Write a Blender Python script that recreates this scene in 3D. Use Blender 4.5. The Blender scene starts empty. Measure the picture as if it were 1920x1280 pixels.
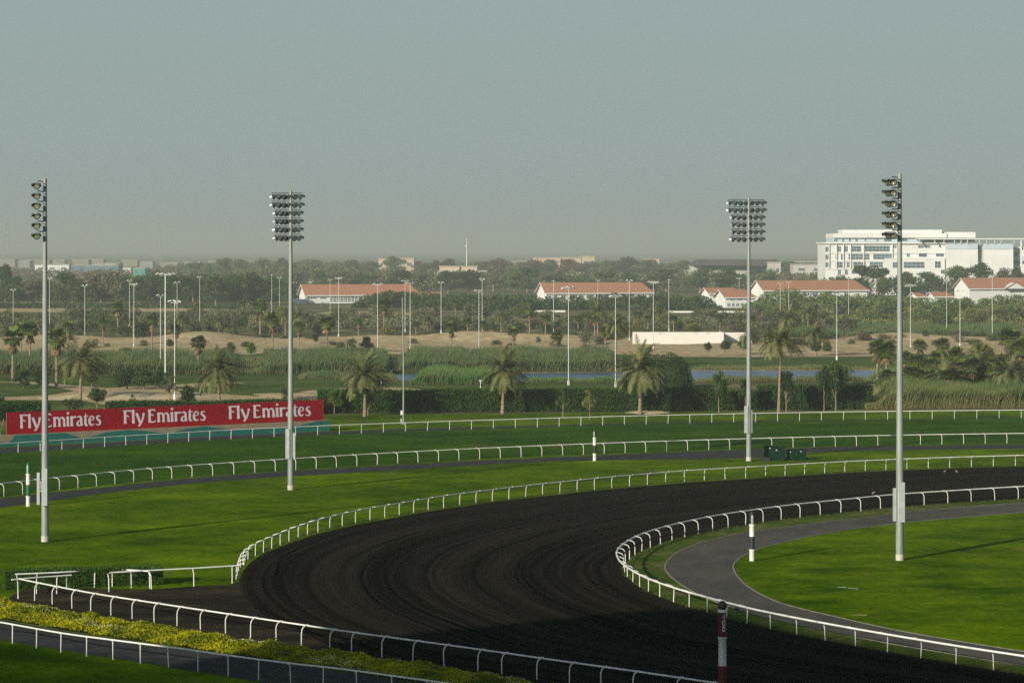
import bpy, math, random
import numpy as np
from mathutils import Vector, Matrix
R = math.radians
sc = bpy.context.scene
C = sc.collection
PI = math.pi

# ------------------------------------------------------------------ camera, sky, sun, exposure
CAMH, F, HY = 25.0, 5333.0, 466.0          # eye height, focal length in photo pixels, horizon row
cam_d = bpy.data.cameras.new('camera'); cam = bpy.data.objects.new('camera', cam_d); C.objects.link(cam)
cam.location = (0, 0, CAMH); cam.rotation_euler = (R(90), 0, 0)
cam_d.sensor_width = 36; cam_d.lens = 36 * F / 1920; cam_d.shift_y = -(640 - HY) / 1920
cam_d.clip_start = 1; cam_d.clip_end = 60000
sc.camera = cam
SUN_EL = R(18); SUN_AZ = math.atan2(-.60, -.80)       # compass angle of the sun, from +Y towards +X
w = bpy.data.worlds.new('World'); sc.world = w; w.use_nodes = True
nt = w.node_tree; nt.nodes.clear()
out = nt.nodes.new('ShaderNodeOutputWorld'); bg = nt.nodes.new('ShaderNodeBackground')
sky = nt.nodes.new('ShaderNodeTexSky'); sky.sky_type = 'NISHITA'; sky.sun_disc = False
sky.sun_elevation = SUN_EL; sky.sun_rotation = SUN_AZ
sky.air_density = 1.6; sky.dust_density = 3.0; sky.ozone_density = 1.5; sky.altitude = 10
hs = nt.nodes.new('ShaderNodeHueSaturation'); hs.inputs['Saturation'].default_value = 0.42
tint = nt.nodes.new('ShaderNodeMix'); tint.data_type = 'RGBA'; tint.blend_type = 'MULTIPLY'
tint.inputs[0].default_value = 1.0; tint.inputs[7].default_value = (0.30, 0.36, 0.44, 1)
nt.links.new(sky.outputs[0], hs.inputs['Color']); nt.links.new(hs.outputs[0], tint.inputs[6])
veil = nt.nodes.new('ShaderNodeMix'); veil.data_type = 'RGBA'; veil.inputs[0].default_value = 0.80      # even dust veil over the clear sky
veil.inputs[7].default_value = (1.30, 1.64, 1.70, 1); nt.links.new(tint.outputs[2], veil.inputs[6])
tcw = nt.nodes.new('ShaderNodeTexCoord'); sxw = nt.nodes.new('ShaderNodeSeparateXYZ'); mrw = nt.nodes.new('ShaderNodeMapRange')   # the veil thins with height
mrw.inputs[1].default_value = .10; mrw.inputs[2].default_value = .42; mrw.inputs[3].default_value = .90; mrw.inputs[4].default_value = .10
nt.links.new(tcw.outputs['Generated'], sxw.inputs[0]); nt.links.new(sxw.outputs[2], mrw.inputs[0]); nt.links.new(mrw.outputs[0], veil.inputs[0])
nt.links.new(veil.outputs[2], bg.inputs[0]); nt.links.new(bg.outputs[0], out.inputs[0])
bg.inputs[1].default_value = 0.135
sun_d = bpy.data.lights.new('sun', 'SUN'); sun_d.energy = 4.0; sun_d.angle = R(0.6); sun_d.color = (1.0, 0.89, 0.72)
sun = bpy.data.objects.new('sun', sun_d); C.objects.link(sun)
sdir = Vector((-.60 * math.cos(SUN_EL), -.80 * math.cos(SUN_EL), math.sin(SUN_EL)))
sun.rotation_euler = sdir.to_track_quat('Z', 'Y').to_euler(); sun.location = (-60, -80, 120)
sc.view_settings.view_transform = 'Standard'; sc.view_settings.look = 'None'
sc.view_settings.gamma = 1; sc.view_settings.exposure = 0.88
sc.cycles.use_denoising = False
sc.cycles.volume_bounces = 1; sc.cycles.max_bounces = 6; sc.cycles.transparent_max_bounces = 4

# ------------------------------------------------------------------ helpers
def G(px, py, z=0.0):
    Y = F * (CAMH - z) / (py - HY)
    return Vector(((px - 960) / F * Y, Y, z))
def S(py): return (py - HY) / CAMH                      # photo pixels per metre for a thing standing at row py
def SY(Y): return F / Y
def ZT(py, Y): return CAMH - (py - HY) * Y / F          # height of row py at distance Y
def XT(px, Y): return (px - 960) / F * Y

def srgb(h):
    h = h.lstrip('#'); v = [int(h[i:i+2], 16) / 255 for i in (0, 2, 4)]
    return tuple((c / 12.92 if c < .04045 else ((c + .055) / 1.055) ** 2.4) for c in v)

class NT:
    def __init__(s, name):
        s.m = bpy.data.materials.new(name); s.m.use_nodes = True; s.t = s.m.node_tree; s.n = s.t.nodes
        s.b = s.n['Principled BSDF']; s.b.inputs['Specular IOR Level'].default_value = 0.25
    def new(s, typ, **kw):
        n = s.n.new(typ)
        for k, v in kw.items(): setattr(n, k, v)
        return n
    def link(s, a, b): s.t.links.new(a, b)
    def coord(s, kind='pos', scale=(1, 1, 1)):
        if kind == 'pos': o = s.new('ShaderNodeNewGeometry').outputs['Position']
        elif kind == 'uv': o = s.new('ShaderNodeUVMap').outputs[0]
        else: o = s.new('ShaderNodeTexCoord').outputs['Object']
        mp = s.new('ShaderNodeMapping'); mp.inputs['Scale'].default_value = scale; s.link(o, mp.inputs[0]); return mp.outputs[0]
    def noise(s, vec, scale, detail=4, rough=.55, lo=.35, hi=.65):
        n = s.new('ShaderNodeTexNoise'); n.inputs['Scale'].default_value = scale; n.inputs['Detail'].default_value = detail
        n.inputs['Roughness'].default_value = rough; s.link(vec, n.inputs['Vector'])
        r = s.new('ShaderNodeMapRange'); r.inputs[1].default_value = lo; r.inputs[2].default_value = hi
        s.link(n.outputs[0], r.inputs[0]); return r.outputs[0]
    def mix(s, f, a, b, mode='MIX'):
        m = s.new('ShaderNodeMix', data_type='RGBA', blend_type=mode)
        for i, v in ((0, f), (6, a), (7, b)):
            if hasattr(v, 'links'): s.link(v, m.inputs[i])
            else: m.inputs[i].default_value = v if i == 0 else (*v[:3], 1)
        return m.outputs[2]
    def bump(s, h, strength, dist=.1):
        b = s.new('ShaderNodeBump'); b.inputs['Strength'].default_value = strength; b.inputs['Distance'].default_value = dist
        s.link(h, b.inputs['Height']); s.link(b.outputs[0], s.b.inputs['Normal'])
    def done(s, col, rough=.8, metal=0, spec=None):
        if hasattr(col, 'links'): s.link(col, s.b.inputs['Base Color'])
        else: s.b.inputs['Base Color'].default_value = (*col, 1)
        s.b.inputs['Roughness'].default_value = rough; s.b.inputs['Metallic'].default_value = metal
        if spec is not None: s.b.inputs['Specular IOR Level'].default_value = spec
        return s.m

def simple(name, c, c2=None, scale=2.0, rough=.6, metal=0, coord='pos', cs=(1, 1, 1), spec=.3, bump=0):
    k = NT(name); c2 = c2 or tuple(v * .8 for v in c)
    f = k.noise(k.coord(coord, cs), scale)
    if bump: k.bump(f, bump)
    return k.done(k.mix(f, c, c2), rough, metal, spec)

def foliage(name, dark, light, var=.35, scale=.35, rough=.7, transl=.25):
    k = NT(name)
    g = k.new('ShaderNodeNewGeometry'); oi = k.new('ShaderNodeObjectInfo')
    f = k.noise(k.coord('pos'), scale, 3)
    a = k.new('ShaderNodeMath', operation='MULTIPLY_ADD'); k.link(g.outputs['Random Per Island'], a.inputs[0]); a.inputs[1].default_value = .55; a.inputs[2].default_value = -.25
    b = k.new('ShaderNodeMath', operation='ADD', use_clamp=True); k.link(a.outputs[0], b.inputs[0]); k.link(f, b.inputs[1])
    col = k.mix(b.outputs[0], dark, light)
    h = k.new('ShaderNodeHueSaturation'); k.link(col, h.inputs['Color'])
    v = k.new('ShaderNodeMapRange'); v.inputs[3].default_value = 1 - var; v.inputs[4].default_value = 1 + var
    k.link(oi.outputs['Random'], v.inputs[0]); k.link(v.outputs[0], h.inputs['Value'])
    m = k.done(h.outputs[0], rough, 0, .15)
    tr = k.new('ShaderNodeBsdfTranslucent'); k.link(h.outputs[0], tr.inputs[0])
    ms = k.new('ShaderNodeMixShader'); ms.inputs[0].default_value = transl
    k.link(k.b.outputs[0], ms.inputs[1]); k.link(tr.outputs[0], ms.inputs[2])
    k.link(ms.outputs[0], k.n['Material Output'].inputs[0])
    return m

def grass(name, base, bright, dry, dryamt=.62, patch=.03):
    k = NT(name); p = k.coord('pos')
    f1 = k.noise(p, patch * 2, 7, .78, .38, .66); f2 = k.noise(p, .30, 5, .7, .34, .66); f3 = k.noise(k.coord('pos', (1, .6, 1)), 1.5, 4, .8, .36, .64); f0 = k.noise(k.coord('pos', (.5, 1, 1)), patch * 5, 5, .7, .42, .66)
    c = k.mix(f1, base, bright)
    c = k.mix(f0, c, k.mix(1, c, (.62, .72, .85), 'MULTIPLY'))
    c = k.mix(k.mix(.55, f2, f3), k.mix(1, c, (.48, .55, .50), 'MULTIPLY'), k.mix(1, c, (1.12, 1.08, 1.2), 'MULTIPLY'))
    f4 = k.noise(k.coord('pos', (1, .6, 1)), patch * 3.3, 7, .75, dryamt, dryamt + .16)
    c = k.mix(f4, c, dry)
    return k.done(c, 1.0, 0, 0)

# ------------------------------------------------------------------ meshes
def tag(o, label=None, cat=None, group=None, kind=None):
    if label: o['label'] = label
    if cat: o['category'] = cat
    if group: o['group'] = group
    if kind: o['kind'] = kind
    return o
def root(name, loc, label, cat, group=None, rz=0.0, scale=None):
    o = bpy.data.objects.new(name, None); C.objects.link(o); o.location = loc; o.rotation_euler = (0, 0, rz)
    o.empty_display_size = .5
    if scale: o.scale = scale
    return tag(o, label, cat, group)
def put(name, me, parent=None, mat=None, loc=None, rot=None, scale=None):
    o = bpy.data.objects.new(name, me); C.objects.link(o)
    if parent: o.parent = parent
    if loc is not None: o.location = loc
    if rot is not None: o.rotation_euler = rot
    if scale is not None: o.scale = scale
    if mat is not None:
        if len(me.materials) == 0: me.materials.append(mat)
        if me.materials[0] is not mat:
            o.material_slots[0].link = 'OBJECT'; o.material_slots[0].material = mat
    return o

class MB:
    """collects boxes, tubes, lathes and polygons into one mesh"""
    def __init__(s): s.v = []; s.f = []; s.sm = []
    def add(s, vs, fs, smooth=False):
        n = len(s.v); s.v += [tuple(v) for v in vs]; s.f += [tuple(i + n for i in f) for f in fs]; s.sm += [smooth] * len(fs); return s
    def box(s, x0, x1, y0, y1, z0, z1, M=None):
        vs = [Vector(p) for p in ((x0,y0,z0),(x1,y0,z0),(x1,y1,z0),(x0,y1,z0),(x0,y0,z1),(x1,y0,z1),(x1,y1,z1),(x0,y1,z1))]
        if M: vs = [M @ v for v in vs]
        return s.add(vs, [(0,3,2,1),(4,5,6,7),(0,1,5,4),(1,2,6,5),(2,3,7,6),(3,0,4,7)])
    def cbox(s, c, d, M=None):
        return s.box(c[0]-d[0]/2, c[0]+d[0]/2, c[1]-d[1]/2, c[1]+d[1]/2, c[2]-d[2]/2, c[2]+d[2]/2, M)
    def tube(s, pts, rad, n=8, cap=True):
        pts = [Vector(p) for p in pts]; m = len(pts)
        rad = list(rad) if hasattr(rad, '__len__') else [rad] * m
        vs = []; up = None
        for i, p in enumerate(pts):
            t = (pts[min(i+1, m-1)] - pts[max(i-1, 0)]).normalized()
            if up is None: up = Vector((1, 0, 0)) if abs(t.x) < .9 else Vector((0, 1, 0))
            a = (up - t * up.dot(t)).normalized(); up = a; b = t.cross(a)
            for k in range(n):
                an = 2 * PI * k / n; vs.append(p + (a * math.cos(an) + b * math.sin(an)) * rad[i])
        fs = [(i*n+k, i*n+(k+1) % n, (i+1)*n+(k+1) % n, (i+1)*n+k) for i in range(m-1) for k in range(n)]
        s.add(vs, fs, True)
        if cap:
            s.add(vs[:n], [tuple(range(n))[::-1]]); s.add(vs[-n:], [tuple(range(n))])
        return s
    def lathe(s, prof, n=16, M=None, cap=True):
        vs = [Vector((r * math.cos(2*PI*k/n), r * math.sin(2*PI*k/n), z)) for r, z in prof for k in range(n)]
        if M: vs = [M @ v for v in vs]
        m = len(prof); o = len(s.v)
        s.add(vs, [(i*n+k, i*n+(k+1) % n, (i+1)*n+(k+1) % n, (i+1)*n+k) for i in range(m-1) for k in range(n)], True)
        if cap:
            s.add(vs[:n], [tuple(range(n))[::-1]]); s.add(vs[-n:], [tuple(range(n))])
        return s
    def mesh(s, name, mat=None):
        me = bpy.data.meshes.new(name); me.from_pydata([tuple(v) for v in s.v], [], s.f)
        me.polygons.foreach_set('use_smooth', s.sm); me.update()
        if mat: me.materials.append(mat)
        return me
    def obj(s, name, mat, parent=None, **kw): return put(name, s.mesh(name, mat), parent, **kw)

def npmesh(name, V, nper, mat=None, smooth=False):
    """V: (n*nper,3) array of loose faces of nper corners"""
    V = np.asarray(V, dtype=np.float32).reshape(-1, 3); nv = len(V); nf = nv // nper
    me = bpy.data.meshes.new(name); me.vertices.add(nv); me.vertices.foreach_set('co', V.ravel())
    me.loops.add(nv); me.loops.foreach_set('vertex_index', np.arange(nv, dtype=np.int32))
    me.polygons.add(nf); me.polygons.foreach_set('loop_start', np.arange(0, nv, nper, dtype=np.int32))
    me.polygons.foreach_set('loop_total', np.full(nf, nper, dtype=np.int32)); me.update(calc_edges=True)
    if mat: me.materials.append(mat)
    return me

def frames(n, rng):
    a = rng.normal(size=(n, 3)); a /= np.linalg.norm(a, axis=1)[:, None]
    b = rng.normal(size=(n, 3)); b -= a * (a * b).sum(1)[:, None]; b /= np.linalg.norm(b, axis=1)[:, None]
    return a, b
def leafquads(P, size, rng, aspect=.55):
    n = len(P); a, b = frames(n, rng); s = size * rng.uniform(.6, 1.35, n)[:, None]
    a = a * s; b = b * s * aspect
    return np.stack([P - a, P - b * .9 + a * .1, P + a, P + b * .9 + a * .1], axis=1).reshape(-1, 3)
def shell_pts(blobs, n, rng, inner=.62):
    w_ = np.array([b[3] * b[4] + b[4] * b[5] + b[3] * b[5] for b in blobs]); w_ = w_ / w_.sum()
    idx = rng.choice(len(blobs), n, p=w_); B = np.array(blobs)[idx]
    d = rng.normal(size=(n, 3)); d /= np.linalg.norm(d, axis=1)[:, None]
    r = rng.uniform(inner, 1.06, n)[:, None]
    return B[:, :3] + d * r * B[:, 3:6]

def crs(pts, per=12):
    """Catmull-Rom through points (numpy n,k)"""
    P = np.array([list(p) for p in pts], float); P = np.vstack([2*P[0]-P[1], P, 2*P[-1]-P[-2]]); o = []
    for i in range(1, len(P) - 2):
        p0, p1, p2, p3 = P[i-1:i+3]
        for t in np.linspace(0, 1, per, endpoint=False):
            o.append(.5 * ((2*p1) + (-p0+p2)*t + (2*p0-5*p1+4*p2-p3)*t*t + (-p0+3*p1-3*p2+p3)*t**3))
    o.append(P[-2]); return np.array(o)
def ground_curve(px, per=10):
    return np.array([G(x, y)[:2] for x, y in crs(px, per)])
def arclen(c): return np.concatenate([[0], np.cumsum(np.linalg.norm(np.diff(c, axis=0), axis=1))])
def resample(c, s_):
    L = arclen(c); return np.stack([np.interp(s_, L, c[:, i]) for i in range(c.shape[1])], 1)

def sheet_poly(name, pts, z, mat, kind='structure', thick=0):
    """flat ground sheet from an outline in ground metres"""
    me = bpy.data.meshes.new(name); n = len(pts)
    me.from_pydata([(p[0], p[1], z) for p in pts], [], [tuple(range(n))]); me.update()
    import bmesh
    bm = bmesh.new(); bm.from_mesh(me); bmesh.ops.triangulate(bm, faces=bm.faces[:])
    for f in bm.faces:
        if f.normal.z < 0: f.normal_flip()
    bm.to_mesh(me); bm.free(); me.materials.append(mat)
    return tag(put(name, me), kind=kind)
def strip(name, A, B, z, mat, nacross=1, uv=True, kind='structure'):
    n = len(A); m = nacross + 1
    V = np.zeros((n, m, 3)); UVs = np.zeros((n, m, 2)); L = arclen((A + B) / 2)
    for j in range(m):
        t = j / nacross; V[:, j, :2] = A * (1 - t) + B * t; V[:, j, 2] = z; UVs[:, j, 0] = t; UVs[:, j, 1] = L
    fs = [(i*m+j, i*m+j+1, (i+1)*m+j+1, (i+1)*m+j) for i in range(n-1) for j in range(nacross)]
    me = bpy.data.meshes.new(name); me.from_pydata(V.reshape(-1, 3).tolist(), [], fs)
    if me.polygons[0].normal.z < 0: me.flip_normals()
    u = me.uv_layers.new(name='UVMap'); li = np.zeros(len(me.loops), dtype=np.int32); me.loops.foreach_get('vertex_index', li)
    u.data.foreach_set('uv', UVs.reshape(-1, 2)[li].astype(np.float32).ravel()); me.materials.append(mat)
    return tag(put(name, me), kind=kind)

ORD = ['first', 'second', 'third', 'fourth', 'fifth', 'sixth', 'seventh', 'eighth', 'ninth', 'tenth', 'eleventh', 'twelfth', 'thirteenth', 'fourteenth', 'fifteenth', 'sixteenth', 'seventeenth', 'eighteenth', 'nineteenth', 'twentieth'] + ['%dth' % i for i in range(21, 60)]
ANCH = [(87, 'the leftmost floodlight mast'), (545, 'the mast before the red board'), (875, 'the distant radio mast'),
        (1115, 'the far black-white marker'), (1404, 'the mast beside green cabinets'), (1687, 'the rightmost floodlight mast')]
PENDING = []
def later(o, desc, px): PENDING.append((o, desc, px)); return o
def finish_labels():
    b = {}
    for o, d, x in PENDING:
        a = [k for k in ANCH if k[0] <= x]
        key = (d, a[-1][1], 'right') if a else (d, ANCH[0][1], 'left')
        b.setdefault(key, []).append((x, o))
    for (d, a, side), l in b.items():
        l.sort(key=lambda t: t[0], reverse=side == 'left')
        for i, (x, o) in enumerate(l):
            o['label'] = (d + ' %s of ' % ('just right' if side == 'right' and len(l) == 1 and False else side) + a) if len(l) == 1 else '%s %s %s of %s' % (ORD[i], d, side, a)

# ------------------------------------------------------------------ materials
m_lawn = grass('mown_lawn', (.046, .092, .003), (.145, .225, .003), (.16, .15, .035), .60)
m_turf = grass('turf_course', (.026, .074, .007), (.058, .120, .006), (.115, .075, .028), .60, .022)
m_infield = grass('infield_lawn', (.040, .088, .002), (.140, .215, .002), (.19, .15, .045), .60, .04)
m_strip = grass('verge', (.05, .085, .013), (.09, .13, .02), (.14, .11, .05), .5, .08)
m_fair = grass('fairway', (.060, .100, .022), (.12, .155, .042), (.22, .185, .09), .6, .02)
m_scrub = grass('scrub_ground', (.10, .105, .045), (.17, .155, .075), (.27, .22, .125), .52, .01)
m_sand = simple('sand', (.42, .345, .20), (.27, .21, .12), .35, 1.0, bump=.6, spec=0)
m_sand2 = simple('pale_sand', (.50, .43, .28), (.38, .31, .19), .3, 1.0, bump=.4, spec=0)
m_asph = simple('asphalt', (.050, .052, .050), (.034, .036, .038), .8, 1.0, spec=.0)
m_asph2 = simple('worn_asphalt', (.088, .085, .072), (.060, .060, .054), .35, 1.0, cs=(1, .4, 1), spec=.0)
m_kerb = simple('kerb_concrete', (.22, .20, .17), (.13, .12, .10), 1.5, .9)
m_white = simple('white_rail_plastic', (.60, .61, .58), (.47, .48, .45), .9, .5)
m_galv = simple('galvanised_steel', (.225, .25, .235), (.16, .18, .17), 1.3, .5, .12, cs=(3, 3, .35), spec=.5)
m_galvd = simple('cabinet_grey_steel', (.30, .34, .34), (.25, .29, .29), 2, .5, .1)
m_lamp = simple('lamp_housing', (.045, .06, .06), (.03, .042, .042), 5, .6, .1, spec=.15)
m_visor = simple('lamp_visor', (.28, .33, .33), (.22, .26, .26), 5, .35, .4)
m_visord = simple('dark_lamp_visor', (.05, .068, .068), (.036, .05, .05), 5, .6, .1, spec=.1)
m_conc = simple('foot_concrete', (.42, .40, .35), (.30, .28, .25), 4, .9)
m_polew = simple('painted_white_pole', (.52, .55, .53), (.44, .47, .46), 2, .5)
m_hull = simple('white_render', (.58, .60, .58), (.53, .55, .54), .15, .8)
m_wallw = simple('boundary_white_paint', (.54, .53, .50), (.50, .49, .46), .3, .8)
m_redroof = None
k = NT('clay_roof_tiles'); p = k.coord('pos')
f = k.noise(p, .5, 5, .7, .3, .7); g2 = k.noise(k.coord('pos', (3, .3, 1)), 1.2, 2, .5, .3, .7)
m_redroof = k.done(k.mix(k.mix(.5, f, g2), (.34, .165, .095), (.27, .125, .075)), .85)
m_beige = simple('beige_render', (.42, .36, .27), (.37, .31, .23), .1, .9)
m_farb = simple('far_hazed_render', (.22, .20, .165), (.18, .165, .14), .1, .9)  # distance haze put into the colour of the far skyline blocks
m_grey = simple('pale_grey_concrete', (.42, .42, .38), (.34, .34, .31), .1, .9)
m_darkroof = simple('dark_metal_roof', (.07, .065, .062), (.05, .05, .05), .1, .7)
m_bluew = simple('blue_cladding', (.10, .15, .22), (.08, .13, .19), .1, .7)
m_teal = simple('teal_cladding', (.03, .24, .20), (.02, .20, .17), .1, .6)
m_glass = simple('window_glass', (.055, .085, .10), (.10, .15, .17), .25, .18, spec=.6)
m_band = simple('blue_grey_cladding', (.40, .48, .54), (.36, .44, .50), .1, .7)
m_red = simple('red_board', (.30, .004, .014), (.25, .003, .011), .3, .7, spec=.05)
m_letter = simple('board_lettering', (.68, .68, .70), (.60, .60, .63), 1, .6)
m_tealp = simple('skirt_teal', (.010, .155, .125), (.014, .12, .10), .6, .7, cs=(1, 1, 1.4))
m_tan = simple('skirt_tan', (.30, .24, .155), (.24, .20, .13), .8, .8)
m_trunk = simple('bark', (.20, .15, .105), (.12, .09, .065), 3, .95)
m_palmt = simple('palm_trunk', (.30, .235, .155), (.13, .10, .07), 2.2, .95, cs=(1, 1, 5), bump=.8)
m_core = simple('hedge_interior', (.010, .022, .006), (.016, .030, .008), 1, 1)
m_greenbox = simple('dark_green_enamel', (.002, .022, .014), (.002, .018, .011), 1, .8, spec=.02)
m_blackp = simple('black_plastic', (.012, .014, .016), (.018, .02, .022), 2, .5)
m_pgreen = simple('marker_green', (.010, .11, .040), (.008, .09, .034), 2, .5)
m_pblack = simple('marker_black', (.014, .018, .020), (.02, .024, .026), 2, .5)
m_pred = simple('marker_red', (.11, .006, .010), (.09, .005, .008), 2, .5)
m_bronze = simple('marker_ball', (.075, .055, .032), (.06, .045, .028), 3, .6)
k = NT('lake_water'); f = k.noise(k.coord('pos', (1, 3, 1)), .5, 4); k.bump(f, .5, .15)
m_water = k.done(k.mix(f, (.015, .055, .115), (.03, .08, .155)), .25, 0, .3)  # blue of the reflected sky put into the water's base colour
k = NT('headlamp_glass'); m_lens = k.done((.55, .52, .34), .12, .75, .8)

fo_dark = foliage('leaf_dark_green', (.013, .034, .009), (.055, .092, .024))
fo_mid = foliage('leaf_mid_green', (.034, .062, .016), (.105, .145, .042))
fo_grey = foliage('leaf_grey_green', (.062, .078, .036), (.165, .172, .088))
fo_olive = foliage('leaf_olive', (.075, .090, .022), (.20, .20, .065))
fo_brown = foliage('leaf_dry_brown', (.085, .075, .048), (.18, .15, .10))
fo_red = foliage('leaf_reddish', (.060, .038, .026), (.150, .052, .036))
fo_bright = foliage('leaf_bright_green', (.045, .095, .012), (.10, .18, .018))
fo_hedge = foliage('leaf_hedge', (.014, .040, .006), (.034, .082, .010), .05, .5)
fo_box = foliage('leaf_box_hedge', (.022, .062, .006), (.055, .125, .010), .05, 1.2)
fo_tuft = foliage('leaf_turf_tufts', (.030, .050, .006), (.060, .085, .010), 0, .8)
fo_palm = foliage('leaf_date_palm', (.070, .090, .024), (.20, .21, .085), .12)
fo_fan = foliage('leaf_fan_palm', (.038, .070, .014), (.13, .165, .045), .2)
fo_skirt = foliage('leaf_dead_fronds', (.11, .085, .045), (.24, .17, .085), .25)
fo_yel = foliage('leaf_yellow_cover', (.085, .125, .002), (.38, .37, .006), 0, .5, .7, .35)
fo_flow = foliage('petal_white', (.55, .56, .55), (.75, .76, .74), 0, 1)
# reeds: green blades with straw-coloured lower stalks
def reed_mat(name, top, top2, straw, zlo, zhi):
    k = NT(name); g = k.new('ShaderNodeNewGeometry'); sp = k.new('ShaderNodeSeparateXYZ'); k.link(g.outputs['Position'], sp.inputs[0])
    r = k.new('ShaderNodeMapRange'); r.inputs[1].default_value = zlo; r.inputs[2].default_value = zhi; k.link(sp.outputs[2], r.inputs[0])
    f = k.noise(k.coord('pos'), .12, 4, .6, .35, .65)
    a = k.new('ShaderNodeMath', operation='MULTIPLY_ADD', use_clamp=True); k.link(f, a.inputs[0]); a.inputs[1].default_value = -.9; k.link(r.outputs[0], a.inputs[2])
    b = k.new('ShaderNodeMath', operation='ADD', use_clamp=True); k.link(r.outputs[0], b.inputs[0]); k.link(f, b.inputs[1]); b.inputs[1].default_value = 0
    tcol = k.mix(g.outputs['Random Per Island'], top, top2)
    fr = k.new('ShaderNodeMath', operation='SUBTRACT', use_clamp=True); k.link(r.outputs[0], fr.inputs[0])
    h = k.new('ShaderNodeMath', operation='MULTIPLY'); k.link(f, h.inputs[0]); h.inputs[1].default_value = .45; k.link(h.outputs[0], fr.inputs[1])
    return k.done(k.mix(fr.outputs[0], straw, tcol), .8, 0, .1)
m_reedf = reed_mat('reed_far', (.024, .058, .020), (.055, .095, .036), (.12, .115, .045), -.4, 1.2)
m_reedn = reed_mat('reed_near', (.030, .068, .016), (.066, .105, .034), (.17, .15, .06), -.5, 2.3)
m_reedb = reed_mat('reed_bright', (.030, .092, .022), (.060, .135, .036), (.11, .12, .04), -.2, .8)

# raked dirt: lines follow the course through its UV map
k = NT('raked_dirt'); uv = k.coord('uv', (1, 1, 1))
def uvn(sx, sy, det, lo, hi, rough=.6):
    return k.noise(k.coord('uv', (sx, sy, 1)), 1.0, det, rough, lo, hi)
f1 = uvn(46, .007, 3, .38, .62, .65); f2 = uvn(105, .015, 2, .25, .75); f3 = uvn(7, .02, 4, .3, .7); f4 = k.noise(k.coord('pos'), 1.6, 5, .7, .3, .7)
f5 = uvn(34, .006, 1, .62, .68)
c = k.mix(f3, (.0115, .0100, .0072), (.0235, .0205, .0150))
c = k.mix(f1, k.mix(1, c, (.58, .58, .60), 'MULTIPLY'), k.mix(1, c, (1.25, 1.25, 1.22), 'MULTIPLY'))
c = k.mix(k.mix(.22, f2, f4), k.mix(1, c, (.80, .80, .80), 'MULTIPLY'), c)
c = k.mix(f5, c, (.0060, .0054, .0044))

m_dirt = k.done(c, 1.0, 0, 0)
k = NT('loose_dirt'); f = k.noise(k.coord('pos', (.5, 1.1, 1)), .16, 6, .75, .46, .72); f2 = k.noise(k.coord('pos'), 1.4, 5, .7, .3, .7)
m_dirt2 = k.done(k.mix(k.mix(.4, f, f2, 'MULTIPLY'), (.0200, .0172, .0125), (.085, .066, .045)), 1.0, 0, 0)

# ------------------------------------------------------------------ ground sheets
def scol(o): return o
big = MB(); Nn = 1
big.add([(-9000, -200, 0), (9000, -200, 0), (9000, 16000, 0), (-9000, 16000, 0)], [(0, 1, 2, 3)])
tag(big.obj('ground', m_scrub), kind='structure')

B1 = [(-120,858),(34,848.3),(224.7,835.7),(418,824),(614.7,814.6),(813,807),(1014,800.5),(1219,794.8),(1431,790.2),(1648,786.6),(1915,783.8),(2080,782.5)]
B2 = [(-80,940.5),(7.3,930),(157.7,913),(321,897),(495,884.5),(676,872.7),(866.7,862),(1064,853),(1270,845.2),(1483,838.9),(1705,833.8),(1888,831),(2060,829)]
D1 = [(443,1088),(446,1076),(450.5,1064),(458,1053.5),(468,1047),(479,1041.5),(500,1032),(527.3,1020.5),(559.3,1008.6),(596,996.7),(657.7,982),(728,969),(808.7,955),(892,943.2),(981,932),(1078.7,921.2),(1181,911),(1289,902),(1403,895.2),(1520,888),(1642,881.8),(1770,876.7),(1901,872.7),(2040,869.5)]
D2 = [(2060,927),(1909.3,936),(1793.7,943.3),(1685,951),(1588,961),(1496,971),(1416.7,982),(1346,993.5),(1284,1007.3),(1250,1016.5),(1221.7,1026),(1200,1035.7),(1184,1046),(1174,1055),(1169.5,1064),(1171,1072.5),(1176.3,1081.7),(1190.7,1094),(1212.7,1107.5),(1243,1121),(1295,1139),(1363,1158.5),(1428.3,1175.5),(1508,1192.5),(1601,1210.5),(1703,1229),(1816.7,1248.5),(1960,1271),(2100,1292)]
F1top = [(24,1085),(66.7,1094),(166.7,1113),(286.7,1131.7),(413,1150.7),(556.7,1172),(663,1187.7),(836.7,1211),(1010,1235.5),(1193,1261),(1330,1281),(1500,1305)]
F2top = [(-60,1157),(0,1165.7),(115,1186),(211.7,1199),(316.7,1212.5),(428,1228),(545,1243),(640,1253.5),(840,1280.5),(980,1299)]
def base_of(l, r=1.22): return [(x, HY + (y - HY) * CAMH / (CAMH - r)) for x, y in l]
F1 = base_of(F1top); F2 = base_of(F2top)
def ext(c, a, b):
    t0 = c[0] - c[1]; t1 = c[-1] - c[-2]; o = [c]
    if a: o.insert(0, (c[0] + t0 / np.linalg.norm(t0) * a)[None])
    if b: o.append((c[-1] + t1 / np.linalg.norm(t1) * b)[None])
    return np.vstack(o)
gB1, gB2, gD1, gD2, gF1, gF2 = [ext(ground_curve(l), a_, b_) for l, a_, b_ in ((B1, 45, 70), (B2, 35, 70), (D1, 0, 70), (D2, 70, 30), (F1, 0, 25), (F2, 25, 25))]

def reg(pts, per=1, smooth=False):
    if smooth: return [tuple(p) for p in ground_curve(pts, 8)]
    return [tuple(G(x, y)[:2]) for x, y in pts]
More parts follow.
